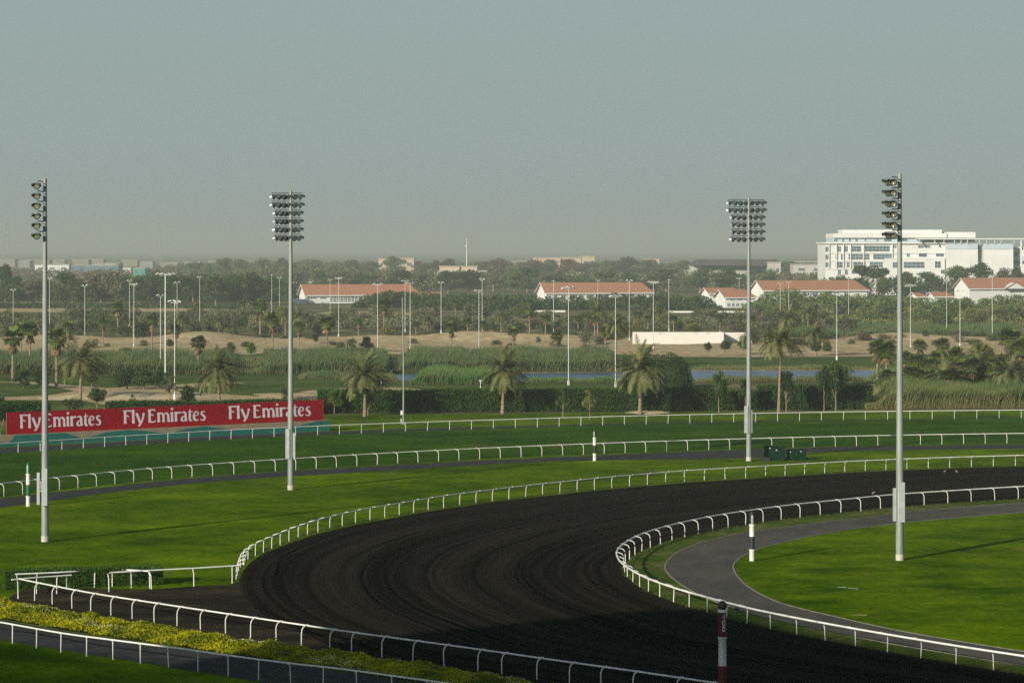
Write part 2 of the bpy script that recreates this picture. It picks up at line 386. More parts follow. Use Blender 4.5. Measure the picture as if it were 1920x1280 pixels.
# all turf around the courses
sheet_poly('lawn', [(-400, -60), (400, -60), (400, 452), tuple(G(1920, 768)[:2]), tuple(G(1200, 772)[:2]), tuple(G(600, 778)[:2]), tuple(G(300, 790)[:2]), tuple(G(0, 800)[:2]), (-400, 392)], .004, m_lawn)
def paired(A, B, n=160):
    return resample(A, np.linspace(0, arclen(A)[-1], n)), resample(B, np.linspace(0, arclen(B)[-1], n))
# turf course between the two outer rails
a, b = paired(gB1, gB2); strip('turf_course', a, b, .010, m_turf)
# narrow path under the back rail
up = ground_curve([(-120,848),(0,841),(224,828),(418,817.5),(614,809.3),(813,803),(1014,797.2),(1219,792.3),(1431,788.3),(1648,785),(1915,782.2),(2080,781)])
lo = ground_curve([(-120,857),(34,848),(224.7,835.5),(418,823.7),(614.7,814.2),(813,806.6),(1014,800.0),(1219,794.3),(1431,789.7),(1648,786.2),(1915,783.4),(2080,782.2)])
up, lo = ext(up, 45, 70), ext(lo, 45, 70); a, b = paired(up, lo); strip('back_path', a, b, .016, m_asph)
# service road
up = ground_curve([(-120,950),(0,935),(97,923),(207,912),(320,900),(433,890.5),(540,883),(640,877.5),(853,865.5),(1067,856),(1280,847),(1433,841.7),(1580,837.6),(1780,834.6),(1920,832.8),(2080,831)])
lo = ground_curve([(-120,968),(0,952),(93,938.5),(200,924),(300,912.5),(400,903),(533,893.5),(640,887),(840,875),(973,867.5),(1120,862.7),(1280,860.5),(1430,857.5),(1513,848.5),(1613,844.5),(1780,842.2),(1920,840.8),(2080,839)])
up, lo = ext(up, 35, 70), ext(lo, 35, 70); a, b = paired(up, lo); strip('service_road', a, b, .016, m_asph)
for k_, (c0, off) in enumerate(((up, .25), (lo, -.25))):
    pass
# infield lawn, verge and path inside the dirt course
inf = [tuple(p) for p in gD2] + [(90, 158), (300, 150), (300, 300)]
sheet_poly('infield_lawn', inf, .008, m_infield)
po = [(2060,934),(1920,942.7),(1813,950),(1697,960),(1607,972),(1513,983),(1413,996.5),(1347,1008.5),(1300,1022),(1270,1036),(1253,1050),(1247,1063),(1253,1076),(1272,1092),(1303,1111),(1345,1129),(1400,1147),(1480,1167),(1560,1184),(1660,1204.5),(1780,1225),(1920,1247),(2100,1272)]
pi_ = [(2060,951),(1920,960),(1813,969),(1690,980),(1597,992),(1513,1006.5),(1467,1017),(1433,1025.5),(1407,1035.5),(1387,1046.5),(1377,1056),(1375,1064),(1380,1076),(1397,1095),(1427,1114),(1467,1131),(1513,1143.5),(1563,1155),(1613,1166.5),(1680,1181),(1780,1199),(1920,1221),(2100,1246)]
gpo, gpi = ext(ground_curve(po), 70, 30), ext(ground_curve(pi_), 70, 30)
def split_pair(A, B, ia, ib, n=120):
    o = []
    for a_, b_ in ((A[:ia+1], B[:ib+1]), (A[ia:], B[ib:])): o.append(paired(a_, b_, n))
    return np.vstack([o[0][0], o[1][0][1:]]), np.vstack([o[0][1], o[1][1][1:]])
a, b = split_pair(gpo, gpi, 111, 111); strip('infield_path', a, b, .016, m_asph2)
a, b = split_pair(gD2, gpo, 141, 111); strip('verge_grass', a, b, .012, m_strip)
def offset(c, d):
    t = np.gradient(c, axis=0); t /= np.linalg.norm(t, axis=1)[:, None]; n = np.stack([-t[:, 1], t[:, 0]], 1); return c + n * d
for nm, c0, d in (('path_kerb', gpo, .0), ('path_kerb', gpi, .0)):
    rs = resample(c0, np.linspace(0, arclen(c0)[-1], 200))
    A = offset(rs, -.06); B_ = offset(rs, .06); mb = MB(); z1 = .045
    vs = [(x, y, .0) for x, y in A] + [(x, y, z1) for x, y in A] + [(x, y, z1) for x, y in B_] + [(x, y, .0) for x, y in B_]; n = 200
    mb.add(vs, [f_ for i in range(n-1) for f_ in ((i, i+1, n+i+1, n+i), (n+i, n+i+1, 2*n+i+1, 2*n+i), (2*n+i, 2*n+i+1, 3*n+i+1, 3*n+i))])
    tag(mb.obj(nm, m_kerb), kind='structure')
# dirt course
inr = gD2
outp = [(2060,871),(1901,874.3),(1770,878.3),(1642,883.5),(1520,890),(1403,897.5),(1289,904.5),(1181,913.5),(1078.7,923.5),(981,934.5),(892,946),(808.7,958),(728,972.5),(657.7,986),(596,1000.5),(559.3,1012.5),(527.3,1024),(500,1035.5),(479,1047),(464,1060),(452,1078),(449,1095),(458,1118),(490,1150),(560,1184),(663,1225),(836.7,1254),(1010,1280),(1193,1308),(1400,1342)]
gout = ext(ground_curve(outp), 70, 30)
a, b = split_pair(gout, inr, 211, 141, 150); dirt = strip('dirt_course', a, b, .022, m_dirt, 6)
# loose dirt in the corner chute
sheet_poly('dirt_chute', reg([(18,1118),(60,1098),(200,1104),(287,1104.5),(367,1098.5),(430,1096),(462,1088),(520,1110),(720,1226),(800,1262),(663,1240),(480,1212),(300,1180),(120,1146),(20,1128)]), .018, m_dirt2)
# front path and foreground lawn
fa = gF2[:]; fb = ground_curve([(-60,1152),(0,1161),(115,1182),(211,1196),(316,1211),(428,1228),(545,1246),(640,1259),(840,1289),(980,1310)])
fc = ground_curve([(-60,1190),(0,1199),(115,1218),(211,1233),(316,1250),(428,1268),(545,1288),(640,1302),(840,1330),(980,1350)])
a, b = paired(ext(fb, 25, 25), ext(fc, 25, 25), 80); strip('front_path', a, b, .016, m_asph)

# ------------------------------------------------------------------ middle distance ground
rngS = np.random.default_rng(5)
def heightfield(name, x0, x1, y0, y1, nx, ny, amp, mat, bumps, z0=.03):
    X, Yy = np.meshgrid(np.linspace(x0, x1, nx), np.linspace(y0, y1, ny)); Z = np.full_like(X, z0)
    for bx, by, rx, ry, h in bumps: Z += h * np.exp(-((X - bx) / rx) ** 2 - ((Yy - by) / ry) ** 2)
    Z += amp * (np.sin(X * .21 + 1.3 * np.sin(Yy * .11)) * np.cos(Yy * .17 + X * .05)) * .5 + amp * .5
    edge = np.minimum.reduce([(X - x0) / 12, (x1 - X) / 12, (Yy - y0) / 5, (y1 - Yy) / 5, np.ones_like(X)]); Z = z0 * (edge > 0) + (Z - z0) * np.clip(edge, 0, 1) + z0 * 0
    v = np.stack([X, Yy, Z], -1).reshape(-1, 3).tolist()
    fs = [(j*nx+i, j*nx+i+1, (j+1)*nx+i+1, (j+1)*nx+i) for j in range(ny-1) for i in range(nx-1)]
    me = bpy.data.meshes.new(name); me.from_pydata(v, [], fs); me.materials.append(mat)
    me.polygons.foreach_set('use_smooth', [True] * len(fs))
    return tag(put(name, me), kind='structure')
def P(px, py): v = G(px, py); return v.x, v.y
# long sandy waste ground (rows 628-662)
sheet_poly('sand_clearing', reg([(590,588),(620,584),(700,583),(790,588),(800,592),(700,594),(640,592)]), .06, m_sand)
heightfield('sand_waste', -240, 260, 672, 800, 250, 70, .5, m_sand, [
    (*P(400, 640), 12, 10, 1.9), (*P(330, 642), 14, 9, 1.2), (*P(90, 640), 16, 9, 1.6), (*P(700, 640), 14, 9, 1.0), (*P(860, 640), 16, 10, 1.5), (*P(990, 641), 22, 9, 1.7),
    (*P(1070, 638), 10, 7, 1.0), (*P(1700, 637), 16, 8, 1.6), (*P(1800, 641), 16, 9, 1.4), (*P(560, 643), 12, 9, .7)], .03)
sheet_poly('sand_track', reg([(-520,664),(-520,648),(400,650),(900,651),(1290,652),(1500,653),(1500,648),(2420,650),(2420,658),(1300,660),(900,663),(400,665)]), .06 if False else .9, m_sand2) if False else None
sheet_poly('far_sand_track', reg([(-520,582),(-520,577),(80,576),(200,575),(360,577),(430,580),(425,582),(360,583),(200,586)]), .05, m_sand)
sheet_poly('fairway', reg([(-520,730),(-520,663),(400,662),(900,664),(1250,656),(1500,652),(2420,660),(2420,700),(1300,696),(900,705),(480,715),(330,728),(100,730)]), .02, m_fair)
sheet_poly('sand_strip', reg([(1230,669),(1240,664),(1440,662.5),(1660,663),(1660,668),(1440,670)]), .06, m_sand)
# golf course between hedge and reeds
sheet_poly('rough_sand', reg([(-520,768),(-520,712),(60,716),(130,722),(200,727),(320,722),(420,714),(560,727),(760,716),(1000,716),(1300,718),(1300,760),(620,770),(300,772)], smooth=False), .03, m_sand)
sheet_poly('near_fairway', reg([(480,703),(560,701),(700,706),(760,714),(1000,716),(1300,718),(1300,765),(700,765),(640,738),(560,742),(500,744),(330,733),(400,722),(480,717)], smooth=False), .05, m_fair)
sheet_poly('left_green', reg([(-520,745),(-520,716),(20,717),(90,723),(140,733),(90,741),(30,744)]), .05, m_fair)
sheet_poly('left_verge', reg([(-520,790),(-520,753),(60,750),(160,752),(200,760),(160,790)]), .055, m_fair)
def mound(name, px, py, rx, ry, h, mat, seed):
    g = G(px, py); n = 40; rings = 8; vs = [(g.x, g.y, h)]; fs = []
    for q in range(1, rings + 1):
        for i in range(n):
            a = 2 * PI * i / n; e = 1 + .18 * math.sin(2 * a + seed) + .10 * math.sin(5 * a + seed * 2); t_ = q / rings
            vs.append((g.x + rx * e * t_ * math.cos(a), g.y + ry * e * t_ * math.sin(a), .085 + h * math.cos(t_ * PI / 2) ** 1.5 if q < rings else .02))
    fs += [(0, 1 + i, 1 + (i + 1) % n) for i in range(n)]
    for q in range(rings - 1): fs += [(1 + q*n + i, 1 + (q+1)*n + i, 1 + (q+1)*n + (i+1) % n, 1 + q*n + (i+1) % n) for i in range(n)]
    m_ = MB(); m_.add(vs, fs, True); return tag(m_.obj(name, mat), kind='structure')
mound('sand_mound', 232, 744, 12, 12, .8, m_sand2, 1); mound('sand_mound', 705, 734, 11, 10, .75, m_sand, 2); mound('sand_mound', 560, 742, 9, 9, .3, m_sand, 4)
# lake
sheet_poly('lake', reg([(740,712.5),(742,703),(790,701),(980,699.5),(1100,698.5),(1180,697.5),(1300,695.5),(1500,694.5),(1720,694),(1720,713),(1500,714),(1300,714.5),(1000,716),(800,716)]), .07, m_water)
sheet_poly('lake_shore', reg([(960,700),(990,697),(1160,695.5),(1300,693.2),(1500,692.5),(1700,692),(1700,694.5),(1300,696),(1160,698.3),(990,700)]), .08, m_sand)

# ------------------------------------------------------------------ rails
def make_fence(name, curve, spacing, label, cat='rail fence', neck=0.0, h=1.22, start=0.0, posts=None, endcurl=False, rrad=.055, prad=.036, base_z=0.0):
    """running rail on posts; neck>0: goose-neck posts stand |neck| to one side of the rail"""
    L = arclen(curve); s_ = np.arange(start, L[-1] + 1e-6, spacing) if posts is None else np.array(posts)
    s_ = s_[:99]
    pc = resample(curve, s_); mid = curve[len(curve)//2]
    o = root(name, (float(pc[0][0]), float(pc[0][1]), 0), label, cat); org = Vector((float(pc[0][0]), float(pc[0][1]), 0))
    # rail (offset to overhang when goose-necked)
    rc = resample(curve, np.linspace(0, L[-1], max(12, int(L[-1] / 1.2))))
    ro = offset(rc, neck) if neck else rc
    MB().tube([Vector((x, y, h)) - org for x, y in ro], rrad, 8).obj('rail', m_white, o)
    t = np.gradient(curve, axis=0); t /= np.linalg.norm(t, axis=1)[:, None]
    if neck:
        pm = MB(); nk = abs(neck); sg = 1 if neck > 0 else -1
        pts = [(0, 0, 0), (0, 0, h - .42), (0, sg*.04, h - .22), (0, sg*.14, h - .07), (0, sg*.30, h - .01), (0, sg*(nk*.75), h + .02), (0, sg*nk, h + .01)]
        pm.tube(pts, [prad, prad, prad, prad, prad, prad, prad*.8], 7)
        pm.box(-.09, .09, min(sg*nk-.08, sg*nk+.08), max(sg*nk-.08, sg*nk+.08), h+.045, h+.075)
    else:
        pm = MB(); pm.tube([(0, 0, 0), (0, 0, h - .02)], prad, 7); pm.cbox((0, 0, h - .03), (.16, .13, .05))
    me = pm.mesh('post', m_white)
    tx = np.interp(s_, L, t[:, 0]); ty = np.interp(s_, L, t[:, 1]); rr = random.Random(len(s_))
    for q, dx, dy in zip(pc, tx, ty):
        put('post', me, o, loc=(float(q[0]) - org.x, float(q[1]) - org.y, 0), rot=(rr.gauss(0, .018), rr.gauss(0, .018), math.atan2(dy, dx)))
    return o
def seglen(curve, A, B, n):
    L = arclen(curve); f = lambda p: L[np.argmin(((curve - np.array(G(*p)[:2])) ** 2).sum(1))]
    return abs(f(B) - f(A)) / n, f(A)
sp, s0 = seglen(gB1, (34,848.3), (1915,783.8), 46)
make_fence('rail_fence', gB1, sp, 'straight-posted white rail behind the turf course, nearest the hedge and red board', start=s0 % sp)
sp, s0 = seglen(gB2, (7.3,930), (1888,831), 49)
make_fence('rail_fence', gB2, sp, 'goose-necked white rail between turf course and service road', neck=.75, start=s0 % sp)
sp, s0 = seglen(gD1, (443,1088), (1901,872.7), 52)
make_fence('rail_fence', gD1, sp, 'white rail round the outer edge of the dark dirt course', neck=-.55, start=.2)
sp, s0 = seglen(gD2, (1909.3,936), (1284,1007.3), 17)
make_fence('rail_fence', gD2, sp, 'white rail round the inner edge of dirt course, curving past the infield path', neck=-.55, start=s0 % sp, rrad=.07)
L = arclen(gF1); kk = [15,65,98,135,170,208,248,289,332,376,423,470,518,565,618,659.3,716,774,832.3,896,940.7,1006.7,1067.7,1126.7,1186.7,1268,1330,1400]
fx = [CAMH * 0 for _ in kk]
proj = np.array([960 + F * x / y for x, y in gF1])
make_fence('rail_fence', gF1, 0, 'white goose-necked rail between corner dirt and yellow flower bed', neck=.0001 + .5 if False else .45, posts=[float(np.interp(x, proj, L)) for x in kk if x > 22])
L = arclen(gF2); proj = np.array([960 + F * x / y for x, y in gF2])
kk = [-22,23.3,68.3,114,162.3,211.7,263.3,316,371,428,484.7,545,606,669,734,800,868,940]
make_fence('rail_fence', gF2, 0, 'straight white rail nearest the camera, between flower bed and front path', posts=[float(np.interp(x, proj, L)) for x in kk])
# loose rail sections by the box hedge at the corner
def short_rail(tops, posts, label, h=1.2):
    pts = [G(x, y, h) for x, y in tops]; o = root('rail_section', (pts[0].x, pts[0].y, 0), label, 'rail fence', 'loose rail sections in the corner'); org = Vector((pts[0].x, pts[0].y, 0))
    MB().tube([p - org for p in pts], .06, 8).obj('rail', m_white, o)
    for (tx, ty), (bx, by) in posts:
        a = G(tx, ty, h - .03); b = G(bx, by)
        c = a.lerp(b, .25); c = Vector((b.x * .8 + a.x * .2, b.y * .8 + a.y * .2, h * .8))
        MB().tube([b - org, c - org, a - org], .04, 7).obj('post', m_white, o)
Z4 = lambda x, y: (x / 3, 960 + y / 3)
short_rail([Z4(85,348), Z4(330,338), Z4(570,322)], [(Z4(95,352), Z4(102,487)), (Z4(210,346), Z4(205,458)), (Z4(540,326), Z4(531,422))], 'long loose white rail running along the front of the low box hedge')
short_rail([Z4(66,379), Z4(200,367), Z4(402,353)], [(Z4(322,358), Z4(319,459)), (Z4(376,357), Z4(375,435))], 'short loose white rail ending at the hedge, nearest the picture corner')
short_rail([Z4(572,316), Z4(835,330)], [(Z4(628,322), Z4(632,418)), (Z4(734,328), Z4(739,427)), (Z4(838,331), Z4(852,433))], 'short white rail sloping right in front of the hedge end')
short_rail([Z4(618,339), Z4(850,326), Z4(1100,314), Z4(1345,299)], [(Z4(606,345), Z4(613,447)), (Z4(834,328), Z4(843,428)), (Z4(1084,316), Z4(1091,418)), (Z4(1306,303), Z4(1306,400))], 'white rail linking the box hedge to the outer dirt course rail')

# ------------------------------------------------------------------ floodlight masts
def lamp_meshes():
    b = MB(); b.lathe([(.05, -.42), (.13, -.40), (.15, -.26), (.24, -.17), (.31, -.04), (.325, .02), (.30, .03)], 16)
    b.box(-.05, .05, -.05, .05, -.16, .0) if False else None
    body = b.mesh('lamp', m_lamp)
    l = MB().lathe([(.0, .05), (.12, .045), (.22, .03), (.29, .01)], 16, cap=False).mesh('lens', m_lens)
    v = MB(); n = 10; vs = []; 
    for i in range(n + 1):
        a = PI * .02 + PI * .96 * i / n
        for (r, z) in ((.335, -.02), (.36, .34 - .10 * abs(math.cos(a)) ** 2)):
            vs.append((r * math.cos(a), r * math.sin(a), z))
    vs2 = [(x * .97, y * .97, z) for x, y, z in vs]; q = len(vs)
    fs = [(2*i, 2*i+1, 2*i+3, 2*i+2) for i in range(n)] + [(q+2*i, q+2*i+2, q+2*i+3, q+2*i+1) for i in range(n)] + [(2*i+1, q+2*i+1, q+2*i+3, 2*i+3) for i in range(n)] + [(2*i, 2*i+2, q+2*i+2, q+2*i) for i in range(n)]
    v.add(vs + vs2, fs); vis = v.mesh('visor', m_visor)
    return body, l, vis
LB, LL, LV = lamp_meshes()
def mast(px, py, label, arm, tiers, boxes, H=31.0, dark=False):
    """arm: (dx,dy) unit direction of crossarms; tiers: per tier list of (offset, lateral, azimuth)"""
    g = G(px, py); o = root('floodlight_mast', g, label, 'floodlight', 'tall floodlight masts by the track')
    p = MB(); p.tube([(0, 0, .45), (0, 0, 6), (0, 0, 14), (0, 0, 22), (0, 0, H)], [.315, .30, .255, .21, .155], 20)
    for z in (7.4, 14.8, 22.0): p.lathe([(.315 - .0052*z + .012, z), (.315 - .0052*z + .012, z + .12)], 20)
    p.obj('pole', m_galv, o)
    MB().lathe([(.33, -.1), (.33, .48), (.31, .50)], 20).obj('footing', m_conc, o)
    MB().tube([(-.1, 0, H), (-.1, 0, H + .55)], .02, 5).obj('lightning_rod', m_galv, o)
    for (x, y, w_, d_, z0, z1) in boxes:
        b = MB(); nseg = 3 if w_ > .3 else 2; dz = (z1 - z0) / nseg
        for i in range(nseg): b.box(x - w_/2, x + w_/2, y - d_/2, y + d_/2, z0 + i*dz + .012, z0 + (i+1)*dz - .012)
        b.box(x - w_/2 + .02, x + w_/2 - .02, y - d_/2 + .02, y + d_/2 - .02, z0, z1)
        bb = b.obj('control_box', m_galvd, o)
    ax, ay = arm
    for ti, lamps in enumerate(tiers):
        z = H - .25 - ti * .855
        lo_ = min(l[0] for l in lamps) - .1; hi_ = max(l[0] for l in lamps) + .1
        px_, py_ = lamps[0][1], lamps[0][2]
        c = MB(); c.tube([(ax*lo_ + px_*.8, ay*lo_ + py_*.8, z), (ax*hi_ + px_*.8, ay*hi_ + py_*.8, z)], .045, 6)
        c.tube([(0, 0, z - .05), (px_*.8, py_*.8, z)], .05, 6)
        c.obj('crossarm', m_lamp, o)
        for (t, ox, oy, az, el) in lamps:
            d = Vector((math.cos(az)*math.cos(el), math.sin(az)*math.cos(el), math.sin(el)))
            q = d.to_track_quat('Z', 'Y'); M = q.to_matrix().to_4x4()
            # keep visor on top
            up = M.to_3x3() @ Vector((0, 1, 0))
            if up.z < 0: M = M @ Matrix.Rotation(PI, 4, 'Z')
            lm = put('lamp', LB, o, loc=(ax*t + ox, ay*t + oy, z - .42)); lm.rotation_euler = M.to_euler()
            put('lens', LL, lm); put('visor', LV, lm, m_visord if dark and lamps.index((t, ox, oy, az, el)) > 0 else m_visor)
            if False: pass
    return o
def tiers_back(l, r, n1, n2, rr):
    T = []
    for ti in range(6):
        n = n1 if ti < 2 else n2; a = l if ti < 2 else l * .84; b = r if ti < 2 else r * .9
        T.append([(a + (b - a) * i / (n - 1), 0, .12, R(168 - 140 * (i / (n - 1)) ** .8 + rr.uniform(-8, 8)), R(-24)) for i in range(n)])
    return T
def tiers_side(n, rr):
    T = []
    for ti in range(6):
        T.append([(-.75 + .56 * i, -.60 - .10 * i, 0, R(252 - 15 * i + rr.uniform(-7, 7)), R(-20 + rr.uniform(-5, 5))) for i in range(n)])
    return T
rr = random.Random(3)
mast(84.5, 1015, 'leftmost floodlight mast, its lamps stacked in a column facing left', (0, 1), tiers_side(4, rr), [(-.02, -.42, .36, .36, 3.1, 6.35), (-.56, .0, .24, .34, 3.15, 5.9), (.22, -.36, .1, .5, 3.1, 6.3)])
mast(545, 918, 'floodlight mast standing before the red board, lamp bank seen from behind', (math.cos(.15), math.sin(.15)), tiers_back(-1.85, 1.05, 6, 6, rr), [(-.30, -.22, .42, .40, 3.25, 6.35), (.36, -.02, .25, .35, 3.3, 5.9)], dark=True)
mast(1404, 864, 'floodlight mast beside the green cabinets, wide lamp bank seen from behind', (math.cos(.1), math.sin(.1)), tiers_back(-2.35, 1.75, 7, 6, rr), [(-.34, -.2, .42, .40, 3.3, 6.5), (.30, .1, .2, .4, 3.3, 6.0)], dark=True)
mast(1687, 1050, 'rightmost floodlight mast on the infield lawn, its lamps in one column', (0, 1), tiers_side(4, rr), [(.12, -.42, .42, .36, 3.1, 6.3), (-.42, -.06, .26, .34, 3.15, 5.8)])

# ------------------------------------------------------------------ lettering
def stroke_poly(pts, ws, per=5):
    P_ = crs(np.array([(x, y, w_) for (x, y), w_ in zip(pts, ws)]), per) if len(pts) > 2 else np.array([(x, y, w_) for (x, y), w_ in zip(pts, ws)])
    c = P_[:, :2]; t = np.gradient(c, axis=0); t /= np.linalg.norm(t, axis=1)[:, None]; n = np.stack([-t[:, 1], t[:, 0]], 1)
    return c + n * P_[:, 2:] / 2, c - n * P_[:, 2:] / 2
def glyph(ch):
    st = .165; flare = [st * 1.15, st * .95, st * 1.15]
    Gm = {
    'F': (.60, [([(.14,1),(.15,.5),(.16,0)], flare), ([(0,.975),(.25,.97),(.50,.955),(.545,.86)], [.05,.085,.1,.03]), ([(.16,.58),(.32,.575),(.44,.49)], [.07,.085,.03])]),
    'l': (.28, [([(.09,1.03),(.11,.5),(.12,.0)], flare), ([(.0,1.0),(.1,1.0)], [.03,.06])]),
    'y': (.66, [([(.05,.76),(.18,.40),(.31,.02)], [.16,.165,.15]), ([(.55,.76),(.50,.40),(.36,.0),(.20,-.22)], [.15,.125,.12,.13])]),
    'E': (.66, [([(.14,1),(.14,.5),(.16,0)], flare), ([(0,.975),(.25,.97),(.47,.955),(.53,.86)], [.05,.085,.1,.03]), ([(.16,.60),(.32,.595),(.42,.50)], [.07,.085,.03]), ([(.1,.05),(.35,.045),(.50,.08),(.58,.17)], [.08,.09,.09,.03])]),
    'm': (.94, [([(.10,.74),(.11,.4),(.12,0)], flare), ([(.12,.50),(.22,.66),(.33,.67),(.43,.52),(.45,.25),(.45,0)], [.03,.09,.12,.15,.15,.18]), ([(.47,.50),(.57,.66),(.67,.67),(.77,.52),(.79,.25),(.81,0)], [.03,.09,.12,.15,.15,.18])]),
    'i': (.27, [([(.09,.74),(.11,.4),(.12,0)], flare), ([(.02,.97),(.11,.97),(.20,.97)], [.09,.19,.09])]),
    'r': (.44, [([(.10,.74),(.11,.4),(.12,0)], flare), ([(.13,.46),(.20,.62),(.30,.68),(.43,.66)], [.03,.09,.12,.13])]),
    'a': (.50, [([(.06,.62),(.17,.70),(.29,.66),(.35,.50),(.36,.25),(.40,0)], [.05,.10,.14,.155,.155,.16]), ([(.34,.42),(.18,.36),(.08,.20),(.12,.05),(.24,.03),(.34,.14)], [.05,.09,.15,.12,.08,.04])]),
    't': (.36, [([(.17,.93),(.15,.5),(.16,.12),(.25,.02),(.34,.06)], [.03,.155,.155,.12,.03]), ([(.0,.68),(.16,.70),(.35,.71)], [.03,.075,.06])]),
    'e': (.50, [([(.14,.36),(.36,.43),(.38,.58),(.27,.69),(.15,.62),(.08,.38),(.13,.12),(.26,.02),(.42,.12)], [.05,.07,.10,.08,.10,.16,.15,.11,.03])]),
    's': (.46, [([(.38,.62),(.27,.695),(.15,.64),(.13,.50),(.25,.37),(.36,.23),(.33,.07),(.19,.015),(.04,.10)], [.04,.08,.11,.14,.155,.14,.11,.09,.04])]),
    ' ': (.16, []),
    '0': (.62, [([(.28,.0),(.08,.2),(.06,.5),(.08,.8),(.28,1),(.48,.8),(.50,.5),(.48,.2),(.28,.0)], [.15]*9)]),
    '4': (.62, [([(.42,0),(.42,1)], [.15,.15]), ([(.40,.98),(.05,.34)], [.13,.13]), ([(.02,.30),(.56,.30)], [.13,.13])]),
    '8': (.62, [([(.28,.52),(.10,.64),(.10,.88),(.28,1),(.46,.88),(.46,.64),(.28,.52)], [.15]*7), ([(.28,.52),(.06,.38),(.06,.12),(.28,0),(.50,.12),(.50,.38),(.28,.52)], [.15]*7)]),
    '6': (.62, [([(.46,.9),(.28,1),(.10,.8),(.06,.4),(.10,.1),(.28,0),(.48,.12),(.50,.36),(.30,.54),(.10,.38)], [.15]*10)]),
    }
    return Gm[ch]
def text_strips(txt, capw=1.0):
    x = 0; out_ = []
    for ch in txt:
        adv, sts = glyph(ch)
        for pts, ws in sts:
            A, B_ = stroke_poly(pts, ws); A = A + (x, 0); B_ = B_ + (x, 0); out_.append((A, B_))
        x += adv
    return out_, x

# advertising board and its painted skirt
bA, bB = G(13, 836.6), G(605, 807.6); L0 = G(-60, 840.8)
bd = (bB - bA); bl = bd.length; ang = math.atan2(bd.y, bd.x)
o = root('advertising_board', bA, 'long red board with white lettering standing on the teal and tan skirt', 'advertising board', rz=ang)
zb, zt = 1.50, 4.28
pan = MB(); pan.box(0, bl, -.06, .06, zb, zt); pan.obj('panel', m_red, o)
fr = MB(); fr.box(-.05, 0, -.09, .09, zb - .02, zt + .03); fr.box(bl, bl + .05, -.09, .09, zb - .02, zt + .03); fr.obj('frame', simple('board_frame', (.30, .02, .03)), o)
for t in np.linspace(.02, .98, 9):
    b = MB(); b.tube([(bl * t, .1, zt - .5), (bl * t, 1.5, 0)], .035, 6); b.tube([(bl * t, .1, zt - .5), (bl * t, .1, 0)], .035, 6); b.obj('strut', m_galv, o)
b = MB(); b.tube([(-.45, 0, 3.5), (-.95, 0, 1.4), (-.3, 0, 1.4)], .03, 6); b.obj('side_brace', m_galv, o)
def dist_on_board(px):  # where the sight line through px meets the board
    d = Vector(((px - 960) / F, 1)); n = Vector((-bd.y, bd.x)); t = (n.x * bA.x + n.y * bA.y) / (n.x * d.x + n.y * d.y)
    return math.hypot(d.x * t - bA.x, d.y * t - bA.y)
for x0, x1 in ((35.7, 189), (230, 385), (427, 582)):
    s0_, s1_ = dist_on_board(x0), dist_on_board(x1); strips, W = text_strips('Fly Emirates'); W -= .04; ch = 1.73; kx = (s1_ - s0_) / W; mb = MB(); z0 = zb + .70
    for i, (A, B_) in enumerate(strips):
        n = len(A); yo = -.0635 - .0012 * (i % 7)
        vs = [(s0_ + x * kx, yo, z0 + y * ch) for x, y in A] + [(s0_ + x * kx, yo, z0 + y * ch) for x, y in B_]
        mb.add(vs, [(j, j+1, n+j+1, n+j) for j in range(n-1)])
    mb.obj('lettering', m_letter, o)
# skirt
sA = L0; sd = bB - sA; sl = sd.length + .8; sa = math.atan2(sd.y, sd.x); so = root('painted_skirt', sA, 'low barrier painted with teal hills on tan, under the red board', 'barrier', rz=sa)
MB().box(0, sl, -.45, .35, 0, 1.47).obj('barrier_wall', m_tan, so)
xs = np.linspace(0.0, sl - .0, 260); hh = []
sc_ = sl / 667.0
def hill(px):   # skyline of painted hills, in fractions of height
    K = [(-60,.5),(0,.45),(10,.40),(18,.55),(25,1),(118,1),(132,.80),(150,.46),(165,.52),(195,.86),(235,1),(265,.86),(300,.60),(318,.52),(345,.86),(380,1.0),(397,.86),(430,.58),(455,.50),(530,.50),(560,.66),(592,.98),(612,.99)]
    return float(np.interp(px, [a_[0] for a_ in K], [a_[1] for a_ in K]))
mb = MB(); vs = []
for x in xs:
    p_ = Vector((sA.x + math.cos(sa) * x, sA.y + math.sin(sa) * x)); px = 960 + F * p_.x / p_.y
    vs += [(x, -.454, .02), (x, -.454, .02 + 1.43 * hill(px))]
mb.add(vs, [(2*i, 2*i+2, 2*i+3, 2*i+1) for i in range(len(xs) - 1)]); mb.obj('painted_hills', m_tealp, so)

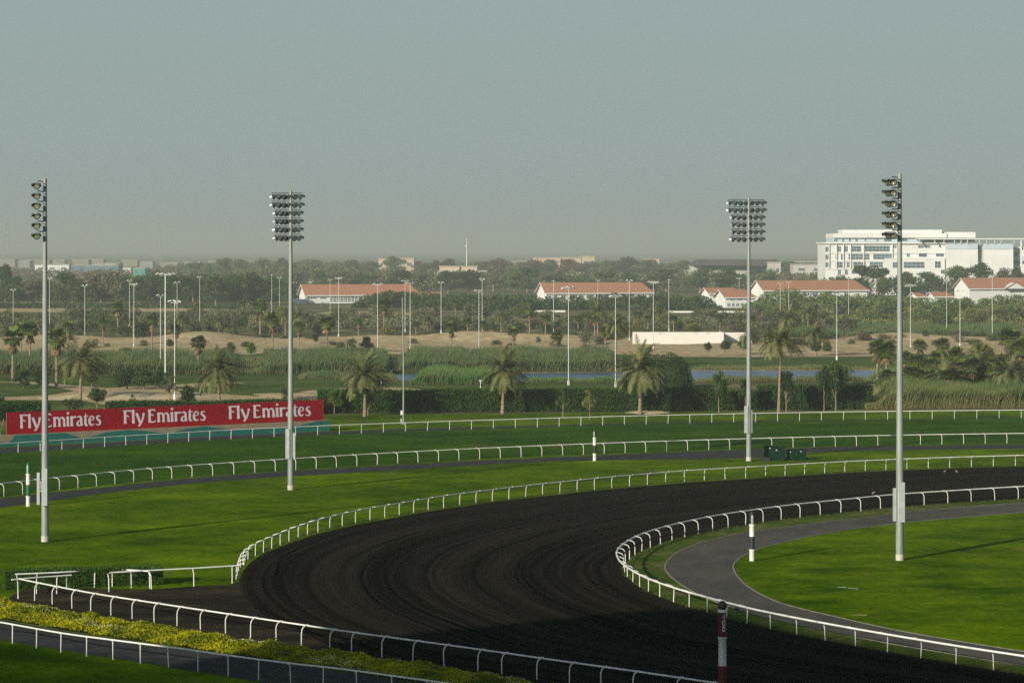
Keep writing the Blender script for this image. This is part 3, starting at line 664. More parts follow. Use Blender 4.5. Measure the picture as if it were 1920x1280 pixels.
# ------------------------------------------------------------------ distance markers
def marker(px, py, label, cols, digits, H, rad=.21, ball=False, azd=0.0, seg=None):
    g = G(px, py); o = root('distance_marker', g, label, 'marker post', 'striped distance marker posts')
    seg = seg or [H * .245, H * .265, H * .255, H * .235]; z = 0
    for i, h in enumerate(seg):
        mtl = cols[i % len(cols)] if i < len(cols) else cols[-1]
        prof = [(rad, z), (rad, z + h)] if mtl is not m_white else [(rad, z), (rad, z + h - .16), (rad + .03, z + h - .12), (rad + .03, z + h)]
        MB().lathe(prof, 24).obj('band', mtl, o); z += h
    if ball:
        MB().lathe([(rad + .04, z), (rad + .04, z + .16), (rad, z + .17)], 24).obj('collar', m_white, o)
        MB().lathe([(.27 * math.sin(a), z + .40 - .27 * math.cos(a)) for a in np.linspace(.05, PI - .05, 12)], 20).obj('ball', m_bronze, o)
    else: MB().lathe([(rad * 1.02, z), (rad * .8, z + .07), (rad * .3, z + .12)], 20).obj('cap', cols[3], o)
    ch = .25; ztop = z - .14
    for i, d in enumerate(digits):
        strips, W = text_strips(d); mb = MB(); zz = ztop - (i + 1) * ch * 1.10
        for q, (A, B_) in enumerate(strips):
            def mp(x, y):
                a = azd - PI/2 + (x - .28) * ch * .95 / rad; r = rad + .004 + .001 * q; return (r * math.cos(a), r * math.sin(a), zz + y * ch * .94)
            n = len(A); mb.add([mp(x, y) for x, y in A] + [mp(x, y) for x, y in B_], [(j, j+1, n+j+1, n+j) for j in range(n-1)])
        mb.obj('digit', m_white, o)
marker(53, 949, 'green and white banded marker post numbered 800, left of the service road', [m_white, m_pgreen, m_white, m_pgreen], '800', 4.15, azd=-.25)
marker(1115, 863.5, 'black and white banded marker post on the edge of the service road', [m_white, m_pblack, m_white, m_pblack], '600', 3.6, azd=-.4)
marker(1410, 1051, 'black and white banded marker post numbered 800, on the infield lawn', [m_white, m_pblack, m_white, m_pblack], '800', 3.85, azd=0)
marker(1354.5, 1340, 'tall red and white marker post numbered 400 with a ball on top', [m_pred, m_white, m_pred, m_white], '400', 5.5, .215, True, .3, seg=[1.2, .85 + .62, 0.001 + 1.5, 0.001][:0] or [2.75 - 1.0 + .0, 1.0][:0] or None) if False else None
def marker400():
    g = G(1354.5, 1330); s = S(1330); o = root('distance_marker', g, 'tall dark red and white marker post numbered 400 topped by a ball', 'marker post', 'striped distance marker posts')
    z = lambda y: (1330 - y) / s
    rad = .215
    for (y0, y1, mt) in ((1400, 1300, m_white), (1300, 1247, m_pred), (1247, 1193, m_white), (1193, 1147, m_pred)):
        z0, z1 = max(0, z(y0)), z(y1)
        prof = [(rad, z0), (rad, z1)] if mt is m_pred else [(rad, z0), (rad, z1 - .14), (rad + .03, z1 - .1), (rad + .03, z1)]
        MB().lathe(prof, 24).obj('band', mt, o)
    zt_ = z(1147); MB().lathe([(rad + .04, zt_), (rad + .04, zt_ + .14), (rad, zt_ + .15)], 24).obj('collar', m_white, o)
    MB().lathe([(.265 * math.sin(a), zt_ + .36 - .265 * math.cos(a)) for a in np.linspace(.05, PI - .05, 12)], 20).obj('ball', m_bronze, o)
    for i, d in enumerate('400'):
        strips, W = text_strips(d); mb = MB(); ch = .28; zz = zt_ - .36 - i * .33
        for q, (A, B_) in enumerate(strips):
            mp = lambda x, y: ((rad + .004 + .001*q) * math.cos(-PI/2 + .28 + (x - .28) * ch * 1.05 / rad), (rad + .004 + .001*q) * math.sin(-PI/2 + .28 + (x - .28) * ch * 1.05 / rad), zz + y * ch)
            n = len(A); mb.add([mp(x, y) for x, y in A] + [mp(x, y) for x, y in B_], [(j, j+1, n+j+1, n+j) for j in range(n-1)])
        mb.obj('digit', m_letter, o)
marker400()

# ------------------------------------------------------------------ green cabinets
def cabinet(x0, x1, yt, yb, depth, label, gy=None):
    s = S(yb); a = G(x0, yb); b = G(x1, yb); w_ = b.x - a.x; h = (yb - yt) / s
    o = root('utility_cabinet', ((a.x + b.x) / 2, a.y, 0), label, 'cabinet', 'dark green utility cabinets', rz=R(-8))
    bdy = MB(); bdy.box(-w_/2, w_/2, 0, depth, .0, h - .06); bdy.obj('body', m_greenbox, o)
    MB().box(-w_/2 - .04, w_/2 + .04, -.04, depth + .04, h - .06, h).obj('lid', m_greenbox, o)
    MB().box(-w_/2 + .06, -.01, -.02, -.002, .12, h - .2).obj('door', m_greenbox, o); MB().box(.01, w_/2 - .06, -.02, -.002, .12, h - .2).obj('door', m_greenbox, o)
    MB().box(-w_*.12, -w_*.02, -.035, -.022, h - .3, h - .2).obj('label_plate', m_white, o)
cabinet(1433, 1458.5, 836, 860.5, 1.2, 'tallest dark green cabinet at the back left of the cluster')
cabinet(1445, 1470.5, 839.5, 863, 1.0, 'widest dark green cabinet at the front of the cluster')
cabinet(1475.5, 1491, 843, 862, 1.3, 'third dark green cabinet from the left, between two others')
cabinet(1495, 1510.5, 842, 861.5, 1.3, 'rightmost dark green cabinet of the cluster')
g = G(1437, 863.5); o = root('low_box', g, 'low black box at the foot of the green cabinets', 'box')
MB().box(-.45, .42, 0, .6, 0, .32).obj('body', m_blackp, o); MB().box(-.48, .45, -.03, .63, .32, .38).obj('lid', m_blackp, o)
g = G(1382, 1148); o = root('irrigation_box', g, 'small black box in the verge beside the infield path', 'box')
MB().box(-.16, .16, 0, .3, 0, .26).obj('body', m_blackp, o); MB().box(-.18, .18, -.02, .32, .26, .31).obj('lid', m_blackp, o)

# ------------------------------------------------------------------ unseen grandstand roof behind the viewer, outline shaped to throw the foreground shadow
zr = 45.0; off = Vector((-.60, -.80)) * (zr / math.tan(SUN_EL))
shp = [(13.6, 196.4), (6.6, 194.0), (-6.5, 184.0), (-14, 177.5), (-19.5, 172.5), (-21.5, 168.5), (-25, 171.5), (-31, 175.8), (-40, 182), (-60, 196), (-90, 150), (-60, 40), (60, 30), (60, 120), (37, 154), (29.0, 165.5), (19.0, 181.5)]
o = root('grandstand_shadow_roof', (0, 0, 0), 'unseen pale grandstand roof on columns, outlined to cast the foreground shadow', 'roof')
pts = [(x + off.x, y + off.y) for x, y in shp]; n = len(pts)
mb = MB(); mb.add([(x, y, zr) for x, y in pts] + [(x, y, zr + .8) for x, y in pts], [tuple(range(n))[::-1], tuple(range(n, 2*n))] + [(i, (i+1) % n, n + (i+1) % n, n + i) for i in range(n)]); mb.obj('shadow_canopy', m_grey, o)
cx, cy = off.x, off.y
for (x, y) in ((-40, 60), (40, 60), (-40, 110), (30, 120)): MB().tube([(x + cx, y + cy, 0), (x + cx, y + cy, zr)], .8, 12).obj('column', m_grey, o)

# ------------------------------------------------------------------ vegetation meshes
def tree_variant(i, seed, tall=False, airy=False, full=False):
    rng = np.random.default_rng(seed); blobs = []
    nb = (24 if full else 16) if not airy else 18
    for j in range(nb):
        a = rng.uniform(0, 2*PI); r = rng.uniform(.0, .34) * (1 if not tall else .6); z = rng.uniform(.40, .86) if not full else rng.uniform(.20, .86)
        k_ = math.sqrt(max(.05, 1 - ((z - .52) / .42) ** 2)); br = rng.uniform(.10, .18) * (1 if not airy else .62)
        blobs.append((r * math.cos(a) * k_ * 1.15, r * math.sin(a) * k_ * 1.15, z, br * 1.15, br * 1.15, br * .78))
    n = (3400 if full else 2600) if not airy else 1300
    P_ = shell_pts(blobs, n, rng, .45); P_ = P_[P_[:, 2] > (.16 if not full else .03)]
    crown = npmesh('crown', leafquads(P_, .030 if not airy else .024, rng), 4, fo_dark)
    t = MB(); t.tube([(0, 0, -.02), (.01, 0, .16), (.0, .01, .34), (.015, 0, .6)], [.035, .025, .020, .008], 7)
    for j in range(6):
        b = blobs[(j * 3) % nb]; z0 = .16 + .05 * j
        t.tube([(0, 0, z0), (b[0]*.5, b[1]*.5, (z0 + b[2]) / 2 + .02), (b[0], b[1], b[2])], [.014, .010, .004], 5)
    return t.mesh('trunk', m_trunk), crown
TREES = [tree_variant(i, 40 + i) for i in range(5)]; FULL = [tree_variant(i, 80 + i, False, False, True) for i in range(6)]; TALL = [tree_variant(i, 60 + i, True) for i in range(2)]; AIRY = [tree_variant(i, 70 + i, False, True) for i in range(2)]
def bush_variant(seed):
    rng = np.random.default_rng(seed); blobs = []
    for j in range(11):
        a = rng.uniform(0, 2*PI); r = rng.uniform(0, .38); br = rng.uniform(.14, .24)
        blobs.append((r*math.cos(a), r*math.sin(a), rng.uniform(.25, .72) * (1 - .5 * r), br, br, br * 1.1))
    P_ = shell_pts(blobs, 1500, rng, .5); P_ = P_[P_[:, 2] > .0]
    st = MB(); 
    for j in range(5):
        b = blobs[j]; st.tube([(0, 0, -.02), (b[0]*.6, b[1]*.6, b[2]*.6), (b[0], b[1], b[2])], [.02, .014, .006], 5)
    return st.mesh('stems', m_trunk), npmesh('foliage', leafquads(P_, .042, rng), 4, fo_dark)
BUSH = [bush_variant(90 + i) for i in range(4)]

def dome_variant(seed):
    rng = np.random.default_rng(seed); n = 5200; d = rng.normal(size=(n, 3)); d[:, 2] = abs(d[:, 2]); d /= np.linalg.norm(d, axis=1)[:, None]
    rr_ = 1 + .07 * np.sin(d[:, 0] * 9 + d[:, 1] * 5) + .06 * np.sin(d[:, 2] * 8 + d[:, 0] * 6) + rng.normal(0, .03, n)
    P_ = d * rr_[:, None] * np.array([.49, .49, .90]); P_[:, 2] += rng.uniform(0, .02, n)
    st = MB(); st.lathe([(.44, 0), (.43, .3), (.34, .58), (.18, .78), (.02, .83)], 14); return st.mesh('stems', m_core), npmesh('foliage', leafquads(P_, .022, rng), 4, fo_dark)
DOME = [dome_variant(5)]
def date_palm_mesh(seed, H, wind=.35, rad=3.6):
    rng = np.random.default_rng(seed); Q = []
    for i in range(100):
        az = rng.uniform(0, 2*PI); el = math.asin(rng.uniform(-.45, 1.0)); Lf = rad * rng.uniform(.85, 1.15)
        d = np.array([math.cos(az)*math.cos(el), math.sin(az)*math.cos(el), math.sin(el)]); p = np.array([0, 0, H]) + d * .15
        side0 = np.array([-math.sin(az), math.cos(az), 0]); seg = 13; step = Lf / seg
        for j in range(seg):
            t = j / seg; d = d + np.array([wind * .085, wind * .02, -.055 - .10 * t]); d /= np.linalg.norm(d); q = p + d * step
            sd = np.cross(d, [0, 0, 1.]); sd = sd / (np.linalg.norm(sd) + 1e-6) if np.linalg.norm(sd) > .05 else side0
            up = np.cross(sd, d); rw = .045
            Q.append([p - sd*rw, q - sd*rw*.8, q + sd*rw*.8, p + sd*rw])
            ll = .62 * math.sin(PI * min(.97, .18 + .80 * t)) + .08
            for s_ in (-1, 1):
                for h_ in (0, .5):
                    b0 = p + d * step * h_; tip = b0 + (sd * s_ * .75 + d * .62 + np.array([wind*.2, 0, -.22]) + up * rng.uniform(-.1, .3)) * ll
                    wv = d * .07
                    Q.append([b0 - wv, b0 + wv, tip + wv * .3, tip - wv * .3])
            p = q
    return npmesh('crown', np.array(Q).reshape(-1, 3), 4, fo_palm)
def palm_trunk_mesh(H, r0, lean=.0, rings=True):
    t = MB(); n = int(H / .35); pts = []; rs = []
    for i in range(n + 1):
        z = H * i / n; pts.append((lean * (z / H) ** 2, 0, z)); rs.append((r0 * (1.25 - .35 * min(1, z / 1.5)) - r0 * .15 * z / H) * (1.0 + .12 * (i % 2)))
    t.tube(pts, rs, 9); return t.mesh('trunk', m_palmt)
DP = [(palm_trunk_mesh(6.5, .24), date_palm_mesh(11 + i, 6.5, w_, 4.3)) for i, w_ in enumerate((.5, .2, .8))]
def fan_palm_mesh(seed, H, rad=1.9):
    rng = np.random.default_rng(seed); Q = []; K = []
    def fan(az, el, Lp, fr, lst, nb=9):
        d = np.array([math.cos(az)*math.cos(el), math.sin(az)*math.cos(el), math.sin(el)]); b = np.array([0, 0, H]); c = b + d * Lp
        sd = np.cross(d, [0, 0, 1.]); sd /= np.linalg.norm(sd) + 1e-6; up = np.cross(sd, d)
        lst.append([b - sd*.03, c - sd*.03, c + sd*.03, b + sd*.03])
        for j in range(nb):
            a = (j / (nb - 1) - .5) * 2.4; dd = d * math.cos(a) + sd * math.sin(a) + up * .12 * math.cos(2*a); L_ = fr * rng.uniform(.8, 1.1) * (1 - .15*abs(a)); mid = c + dd * L_ * .6; tip = c + dd * L_ + np.array([.05, 0, -.22 * fr])
            w_ = np.cross(dd, up); w_ = w_ / (np.linalg.norm(w_) + 1e-6) * .095
            lst.append([c, mid - w_, tip, mid + w_])
    for i in range(66): fan(rng.uniform(0, 2*PI), math.asin(rng.uniform(-.7, .99)), rad * .42 * rng.uniform(.6, 1.2), rad * .55, Q)
    for i in range(60): fan(rng.uniform(0, 2*PI), R(rng.uniform(-87, -66)), rad * rng.uniform(.25, 1.0), rad * .30, K, 5)
    return npmesh('crown', np.array(Q).reshape(-1, 3), 4, fo_fan), npmesh('skirt', np.array(K).reshape(-1, 3), 4, fo_skirt)
FP = [(palm_trunk_mesh(6.0, .20), *fan_palm_mesh(21 + i, 6.0)) for i in range(3)]

rt = random.Random(17)
NMD = {'leaf_dark_green': 'dark green', 'leaf_mid_green': 'green', 'leaf_grey_green': 'grey-green', 'leaf_dry_brown': 'dry brown', 'leaf_olive': 'olive'}
def tree(px, ytop, Y, wpx, mat, desc, cat='tree', group=None, lib=None, ybase=None, depth=None, name='broadleaf_tree'):
    s = SY(Y); h = max(1.5, ZT(ytop, Y)); wd = wpx / s
    if lib is BUSH or lib is DOME: tr, cr = lib[rt.randrange(len(lib))]; fx = wd / .98; fz = h / .92
    else: lib = lib or TREES; tr, cr = lib[rt.randrange(len(lib))]; fx = wd / (.92 if lib is not TALL else .66); fz = h / .99
    o = root(name, (XT(px, Y), Y, 0), None, cat, group, rz=rt.uniform(0, 6.28), scale=(fx, fx, fz))
    put('trunk' if lib not in (BUSH, DOME) else 'stems', tr, o); put('crown' if lib not in (BUSH, DOME) else 'foliage', cr, o, mat)
    return later(o, desc, px)
def Yb(yb): return F * CAMH / (yb - HY)

# --- date palms: px, base row, top row, variant
for i, (px, yb, yt, v, sp_) in enumerate([(150,751,628,0,1.15), (411,758,648,1,1.15), (684,781,655,0,1.05), (942,776,648,1,1.0), (1200,776,638,1,1.15), (1460,773,598,2,.98),
        (655,680,633,0,.8), (1153,690,583,0,.8) , (1121,628,563,1,1.0), (1480,640,570,0,1.0), (1530,668,600,2,1.1), (1515,620,567,0,1.0),
        (1775,755,665,1,1.3), (1835,752,640,0,1.1), (1900,760,655,2,1.2), (1868,612,568,2,1.3), (1905,610,566,0,1.3),
        (940,634,577,0,.8), (801,628,588,0,.9), (560,628,575,1,1.0), (575,626,580,0,.9), (535,628,578,0,.9), (340,640,580,0,.8), (410,630,590,1,.9), (1405,672,606,0,1.0), (1440,665,612,0,.9)]):
    Y = Yb(yb); h = (yb - yt) / S(yb); tr, cr = DP[v]; k_ = h / 10.2
    cs = min(k_, .98) * sp_ * rt.uniform(.94, 1.06); ht = max(1.2, h - 3.7 * cs)
    o = root('date_palm', (XT(px, Y), Y, 0), None, 'palm', 'date palms', rz=rt.uniform(-.3, .3)); ln = rt.uniform(-.04, .04)
    o.rotation_euler = (rt.uniform(-.02, .02), ln, rt.uniform(-.3, .3))
    put('trunk', tr, o, scale=(cs, cs, ht / 6.5)); put('crown', cr, o, loc=(0, 0, ht - 6.5 * cs), scale=(cs, cs, cs)); later(o, 'feathery date palm with rough trunk', px)
# --- fan palms
for px, yb, yt, sx in [(24,716,612,1.2),(56,690,600,1.2),(106,725,612,1.2),(193,650,592,1.0),(221,628,563,1.2),(285,662,585,1.0),(372,700,629,1.5),(488,632,560,1.2),(511,668,583,1.0),(455,600,562,1.1),
        (470,598,565,1),(613,664,590,1.5),(720,626,558,1.2),(854,600,560,1.2),(846,666,600,1.3),(877,632,594,1.1),(993,629,568,1.1),(1023,632,588,1.4),(1044,672,620,1.4),(40,668,604,1.1),(128,664,600,1.1),(250,640,592,1.0),(330,664,606,1.2),(560,662,600,1.1),(672,634,596,1.0),(780,636,600,1.0),(905,634,600,1.0),(962,666,612,1.1),(1135,672,606,1.2),(1410,634,590,1.1),(1350,624,588,1.0),(1084,626,590,1.2),(1115,630,590,1.2),(1158,622,588,1.1),
        (1196,622,582,1.1),(1215,620,590,1.0),(1263,622,590,1.1),(1645,722,636,1.5),(1662,730,638,1.5),(1694,735,655,1.5),(1718,740,660,1.4),(1725,700,634,1.3),(1768,700,632,1.3),(1745,745,668,1.4),
        (1803,750,672,1.4),(1868,755,676,1.5),(1893,720,610,1.4),(1915,740,630,1.4),(1850,740,650,1.2),(1735,750,690,1.5),(1708,755,684,1.5),(1780,758,690,1.6),(1822,755,668,1.4),(1880,752,662,1.5),(1912,756,684,1.5),(1838,745,640,1.3),(1760,735,655,1.4),(1792,735,648,1.3),(1668,748,690,1.4),(1900,705,618,1.5)]:
    Y = Yb(yb); h = (yb - yt) / S(yb); tr, cr, sk = FP[rt.randrange(3)]; k_ = h / 7.4; kx = max(k_ * .8, .85) * sx * .95
    o = root('fan_palm', (XT(px, Y), Y, 0), None, 'palm', 'fan palms', rz=rt.uniform(0, 6.28), scale=(kx, kx, k_))
    put('trunk', tr, o); put('skirt', sk, o); put('crown', cr, o); later(o, 'fan palm with a shaggy brown skirt', px)

# --- small trees along the hedge and on the golf course
HT = [(627,776,727,34,fo_bright,TREES,'bright green young tree'),(690,779,722,34,fo_mid,AIRY,'small loose-crowned tree'),(1056,783,722,38,fo_mid,AIRY,'thin many-stemmed tree'),(1106,786,724,36,fo_olive,AIRY,'thin wispy tree'),
      (1348,773,687,42,fo_dark,TREES,'slim dark round-headed tree'),(1398,772,706,30,fo_dark,TREES,'slim dark round-headed tree'),(1474,773,688,42,fo_dark,TREES,'slim dark round-headed tree'),(1545,771,682,36,fo_dark,TREES,'slim dark round-headed tree'),(1567,771,674,46,fo_dark,TREES,'slim dark round-headed tree'),
      (592,646,625,20,fo_dark,TREES,'little round tree on the sand'),(686,660,628,24,fo_dark,TREES,'little round tree on the sand'),(1328,668,640,17,fo_dark,TREES,'little round tree on the sand'),(1360,668,636,26,fo_dark,TREES,'little round tree on the sand'),(1393,665,636,24,fo_dark,TREES,'little round tree on the sand'),
      (1530,668,632,48,fo_dark,TREES,'little round tree on the sand'),(535,772,716,36,fo_mid,AIRY,'thin sapling above the board'),(248,772,735,34,fo_brown,AIRY,'orange-tipped small tree'),(182,772,724,40,fo_dark,TREES,'dark leafy tree above the board'),
      (140,772,745,50,fo_mid,BUSH,'rounded shrub above the board'),(352,768,719,50,fo_dark,BUSH,'rounded dark shrub above the board'),(318,755,700,40,fo_brown,AIRY,'nearly bare small tree'),
      (44,728,690,46,fo_dark,FULL,'clipped dark round tree'),(76,729,692,46,fo_dark,FULL,'clipped dark round tree'),(238,729,686,62,fo_dark,FULL,'clipped dark round tree'),(270,730,690,62,fo_dark,FULL,'clipped dark round tree'),(297,730,692,40,fo_dark,FULL,'clipped dark round tree'),
      (172,728,700,30,fo_dark,TREES,'clipped dark round tree'),(0,772,736,30,fo_dark,BUSH,'rounded dark shrub above the board'),(1258,727,668,80,fo_hedge,DOME,'big dark dome-shaped shrub'),(1218,728,682,64,fo_hedge,DOME,'big dark dome-shaped shrub'),(1570,722,672,70,fo_dark,BUSH,'big dark spreading shrub'),
      (1550,662,640,30,fo_dark,BUSH,'low shrub on the sand'),(1840,752,690,50,fo_hedge,BUSH,'big dark spreading shrub'),(1700,745,700,60,fo_mid,BUSH,'big dark spreading shrub'),(1790,748,700,70,fo_mid,BUSH,'big dark spreading shrub'),(1895,755,690,60,fo_mid,BUSH,'big dark spreading shrub'),(1655,740,690,50,fo_mid,BUSH,'big dark spreading shrub'),
      (1098,648,612,30,fo_grey,BUSH,'grey rounded shrub on the sand'),(1124,646,628,30,fo_grey,BUSH,'grey rounded shrub on the sand'),(912,642,630,20,fo_grey,BUSH,'grey rounded shrub on the sand'),(1010,640,628,22,fo_grey,BUSH,'grey rounded shrub on the sand'),(800,640,628,36,fo_brown,BUSH,'brown rounded shrub on the sand'),
      (720,640,632,16,fo_grey,BUSH,'grey rounded shrub on the sand'),(1735,640,618,20,fo_dark,BUSH,'low shrub on the sand'),(258,636,598,50,fo_dark,BUSH,'broad dark shrub beside the sand'),(1145,642,622,28,fo_dark,BUSH,'low shrub on the sand'),
      (1165,640,626,22,fo_grey,BUSH,'grey rounded shrub on the sand'),(1660,640,622,34,fo_brown,BUSH,'brown rounded shrub on the sand'),(1620,640,620,50,fo_brown,BUSH,'brown rounded shrub on the sand'),(1690,640,624,30,fo_brown,BUSH,'brown rounded shrub on the sand'),(1800,636,617,46,fo_brown,BUSH,'brown rounded shrub on the sand'),(1840,636,620,36,fo_mid,BUSH,'low shrub on the sand'),
      (640,656,640,30,fo_mid,BUSH,'low shrub on the sand'),(470,665,640,30,fo_bright,BUSH,'low shrub on the sand'),(432,664,640,26,fo_dark,BUSH,'low shrub on the sand')]
for px, yb, yt, wpx, mt, lib, d in HT:
    nm = 'shrub' if lib in (BUSH, DOME) else 'small_tree'
    tree(px, yt, Yb(yb), wpx, mt, d, 'shrub' if lib in (BUSH, DOME) else 'tree', 'trees and shrubs near the hedge', lib, name=nm)

rq = random.Random(31)
for px in list(range(-10, 420, 27)) + list(range(425, 1130, 34)):
    x_ = px + rq.uniform(-10, 10); yb = rq.choice([rq.uniform(631, 640), rq.uniform(640, 662)]); hp = rq.uniform(9, 20); mt = rq.choice([fo_grey, fo_brown, fo_mid, fo_grey, fo_dark])
    tree(x_, yb - hp, Yb(yb), rq.uniform(14, 38), mt, NMD[mt.name] + ' bush on the open sand', 'shrub', 'bushes on the sand', BUSH, name='sand_bush')
for px in list(range(1430, 1920, 33)):
    x_ = px + rq.uniform(-10, 10); yb = rq.uniform(632, 652); hp = rq.uniform(10, 20); mt = rq.choice([fo_grey, fo_brown, fo_mid, fo_olive])
    tree(x_, yb - hp, Yb(yb), rq.uniform(22, 44), mt, NMD[mt.name] + ' bush on the open sand', 'shrub', 'bushes on the sand', BUSH, name='sand_bush')

# --- scrub bushes rows 580-628 (individual)
SCR = []
rs_ = random.Random(8)
for px in range(360, 1600, 14):
    yb = rs_.uniform(594, 629); SCR.append((px + rs_.uniform(-9, 9), yb, rs_.uniform(20, 34), rs_.choice([fo_grey, fo_olive, fo_mid, fo_brown, fo_grey])))
for px in range(-20, 430, 13): SCR.append((px + rs_.uniform(-6, 6), rs_.uniform(600, 633), rs_.uniform(24, 40), rs_.choice([fo_mid, fo_grey])))
for px in range(1440, 1925, 22): SCR.append((px + rs_.uniform(-6, 6), rs_.uniform(604, 616), rs_.uniform(26, 42), rs_.choice([fo_olive, fo_olive, fo_mid])))
for px, yb, hpx, mt in SCR:
    tree(px, yb - hpx, Yb(yb), rs_.uniform(34, 58), mt, {'leaf_grey_green': 'grey-green', 'leaf_olive': 'olive', 'leaf_mid_green': 'green', 'leaf_dry_brown': 'dry brown'}[mt.name] + ' scrub bush', 'shrub', 'scrub bushes in the middle distance', BUSH, name='scrub_bush')

# --- woodland masses (stuff) and distinct trees in front of them
def wood(name, prof, Y, dep, mat, n, leaf, label, hmin=.0, seed=1):
    """prof: (px, top row) skyline; leaf clumps fill the front and top of a belt of trees"""
    n = int(n * (1.25 if prof[0][0] < -99 or prof[-1][0] > 2000 else 1)); rng = np.random.default_rng(seed); s = SY(Y); xs = np.array([p[0] for p in prof]); ys = np.array([p[1] for p in prof])
    x0, x1 = XT(xs[0], Y), XT(xs[-1], Y); B_ = []; x = x0
    while x < x1:
        h = ZT(float(np.interp(960 + x * s, xs, ys)), Y)
        if h > 1:
            for q in range(3):
                r = h * rng.uniform(.24, .38); hz = h * rng.uniform(.35, 1.0) - r * .8
                B_.append((x + rng.uniform(-r, r), Y + rng.uniform(0, dep), max(r*.5, hz), r * 1.15, r * 1.15, r * .85))
            x += h * .20
        else: x += 3
    P_ = shell_pts(B_, n, rng, .6); P_ = P_[(P_[:, 2] > hmin)]
    o = put(name, npmesh(name, leafquads(P_, leaf, rng, .75), 4, mat)); tag(o, label, 'woodland', None, 'stuff'); return o
wood('woodland', [(-460,540),(0,520),(60,528),(120,520),(200,516),(300,512),(420,510),(520,522),(620,545),(780,552),(800,560)], 1330, 60, fo_dark, 42000, .55, 'dark belt of trees on the left behind the lamp posts', seed=2)
wood('woodland', [(400,505),(480,497),(560,497),(640,500),(760,503),(860,506),(1000,508),(1100,510),(1200,512),(1320,510),(1440,512),(1560,510),(1700,512),(2360,512)], 1750, 120, fo_grey, 60000, .75, 'grey-green wood behind the red-roofed buildings', seed=3)
wood('woodland', [(1545,522),(1580,519),(1640,512),(1700,514),(1770,515),(1850,512),(2360,514)], 1490, 20, fo_mid, 12000, .6, 'trees hiding the foot of the white office block', seed=13)
wood('woodland', [(330,494),(420,488),(520,490),(620,491),(700,491),(800,493),(900,492),(1000,492),(1100,490),(1200,492),(1260,495),(1400,496),(1545,498)], 2600, 200, fo_mid, 46000, 1.0, 'hazy wood along the skyline', seed=4)
wood('woodland', [(775,556),(800,548),(900,552),(1000,552),(1060,556),(1150,550),(1250,549),(1330,556),(1350,570)], 1150, 30, fo_dark, 26000, .45, 'clipped dark tree belt in front of the middle red-roofed buildings', seed=5)
wood('woodland', [(1395,585),(1440,556),(1480,538),(1510,540),(1600,552),(1700,556),(1800,560),(1900,552),(2360,548)], 1080, 40, fo_mid, 40000, .45, 'dark belt of trees on the right below the red roofs', seed=6)
wood('woodland', [(660,570),(690,552),(740,541),(770,545),(800,562)], 1200, 14, fo_dark, 9000, .42, 'dark rounded grove before the left red-roofed building', seed=7)
wood('woodland', [(-460,500),(60,503),(150,507),(250,500),(330,494)], 2300, 120, fo_brown, 14000, .9, 'dry hazy wood beyond the dark trees on the left', seed=9)
wood('scrub', [(350,600),(500,602),(700,598),(900,600),(1100,596),(1300,598),(1450,604)], 880, 70, fo_grey, 44000, .35, 'grey-green scrub filling the ground behind the sand', seed=10)
wood('scrub', [(-460,566),(100,568),(300,572),(480,572)], 1180, 30, fo_dark, 12000, .4, 'low dark scrub under the left tree belt', seed=12)
wood('scrub', [(1440,596),(1600,594),(1750,600),(1920,596),(2360,596)], 900, 40, fo_olive, 20000, .35, 'pale tall grass and scrub on the right behind the sand', seed=11)

TL = [(10,492,34,fo_dark),(30,515,40,fo_dark),(80,522,44,fo_dark),(118,508,46,fo_dark),(150,520,40,fo_dark),(190,504,70,fo_brown),(222,512,44,fo_grey),(262,515,40,fo_dark),(292,502,50,fo_dark),(330,512,46,fo_dark),(362,518,44,fo_dark),(405,512,50,fo_dark),(440,514,44,fo_dark),(476,508,46,fo_dark),(508,516,40,fo_dark),(136,526,30,fo_mid),(60,520,36,fo_brown)]
TM = [(560,506,50,fo_grey),(600,504,46,fo_mid),(640,506,50,fo_grey),(672,508,44,fo_brown),(712,510,48,fo_brown),(750,505,56,fo_dark),(790,509,44,fo_mid),(840,506,50,fo_dark),(880,506,56,fo_dark),(925,508,50,fo_brown),(965,505,40,fo_mid),(988,500,46,fo_dark),(1040,508,50,fo_grey),(1090,510,50,fo_mid),(1140,507,56,fo_mid),(1180,511,40,fo_dark),(1250,500,70,fo_grey),(1312,502,56,fo_mid),(1366,498,54,fo_dark),(1440,504,50,fo_mid),(1480,506,50,fo_brown),(1540,512,50,fo_grey),(1575,514,40,fo_dark),
      (1618,495,64,fo_dark),(1655,500,46,fo_dark),(1700,505,50,fo_dark),(1740,505,60,fo_dark),(1795,496,56,fo_mid),(1838,490,46,fo_dark),(1880,500,44,fo_brown),(1905,497,40,fo_dark),(1230,512,40,fo_dark),(690,512,44,fo_mid)]
TS = [(365,489,30,fo_mid),(392,490,30,fo_mid),(420,482,40,fo_grey),(450,484,36,fo_grey),(492,482,36,fo_mid),(530,480,36,fo_mid),(590,484,50,fo_grey),(625,488,36,fo_grey),(660,486,44,fo_mid),(700,488,36,fo_grey),(738,479,40,fo_mid),(786,486,26,fo_red),(804,492,40,fo_dark),(818,486,20,fo_red),(842,481,44,fo_red),(905,489,36,fo_mid),(934,483,50,fo_red),(972,490,40,fo_grey),(1000,486,50,fo_red),(1030,485,44,fo_mid),(1062,484,44,fo_red),(1105,489,44,fo_grey),(1142,487,36,fo_mid),(1180,480,56,fo_dark),(1215,485,40,fo_mid),(1262,489,40,fo_grey),(1284,486,30,fo_mid),(1350,488,40,fo_grey),(1470,488,40,fo_mid),(1520,492,40,fo_grey),(1535,494,30,fo_mid),(560,488,36,fo_mid)]
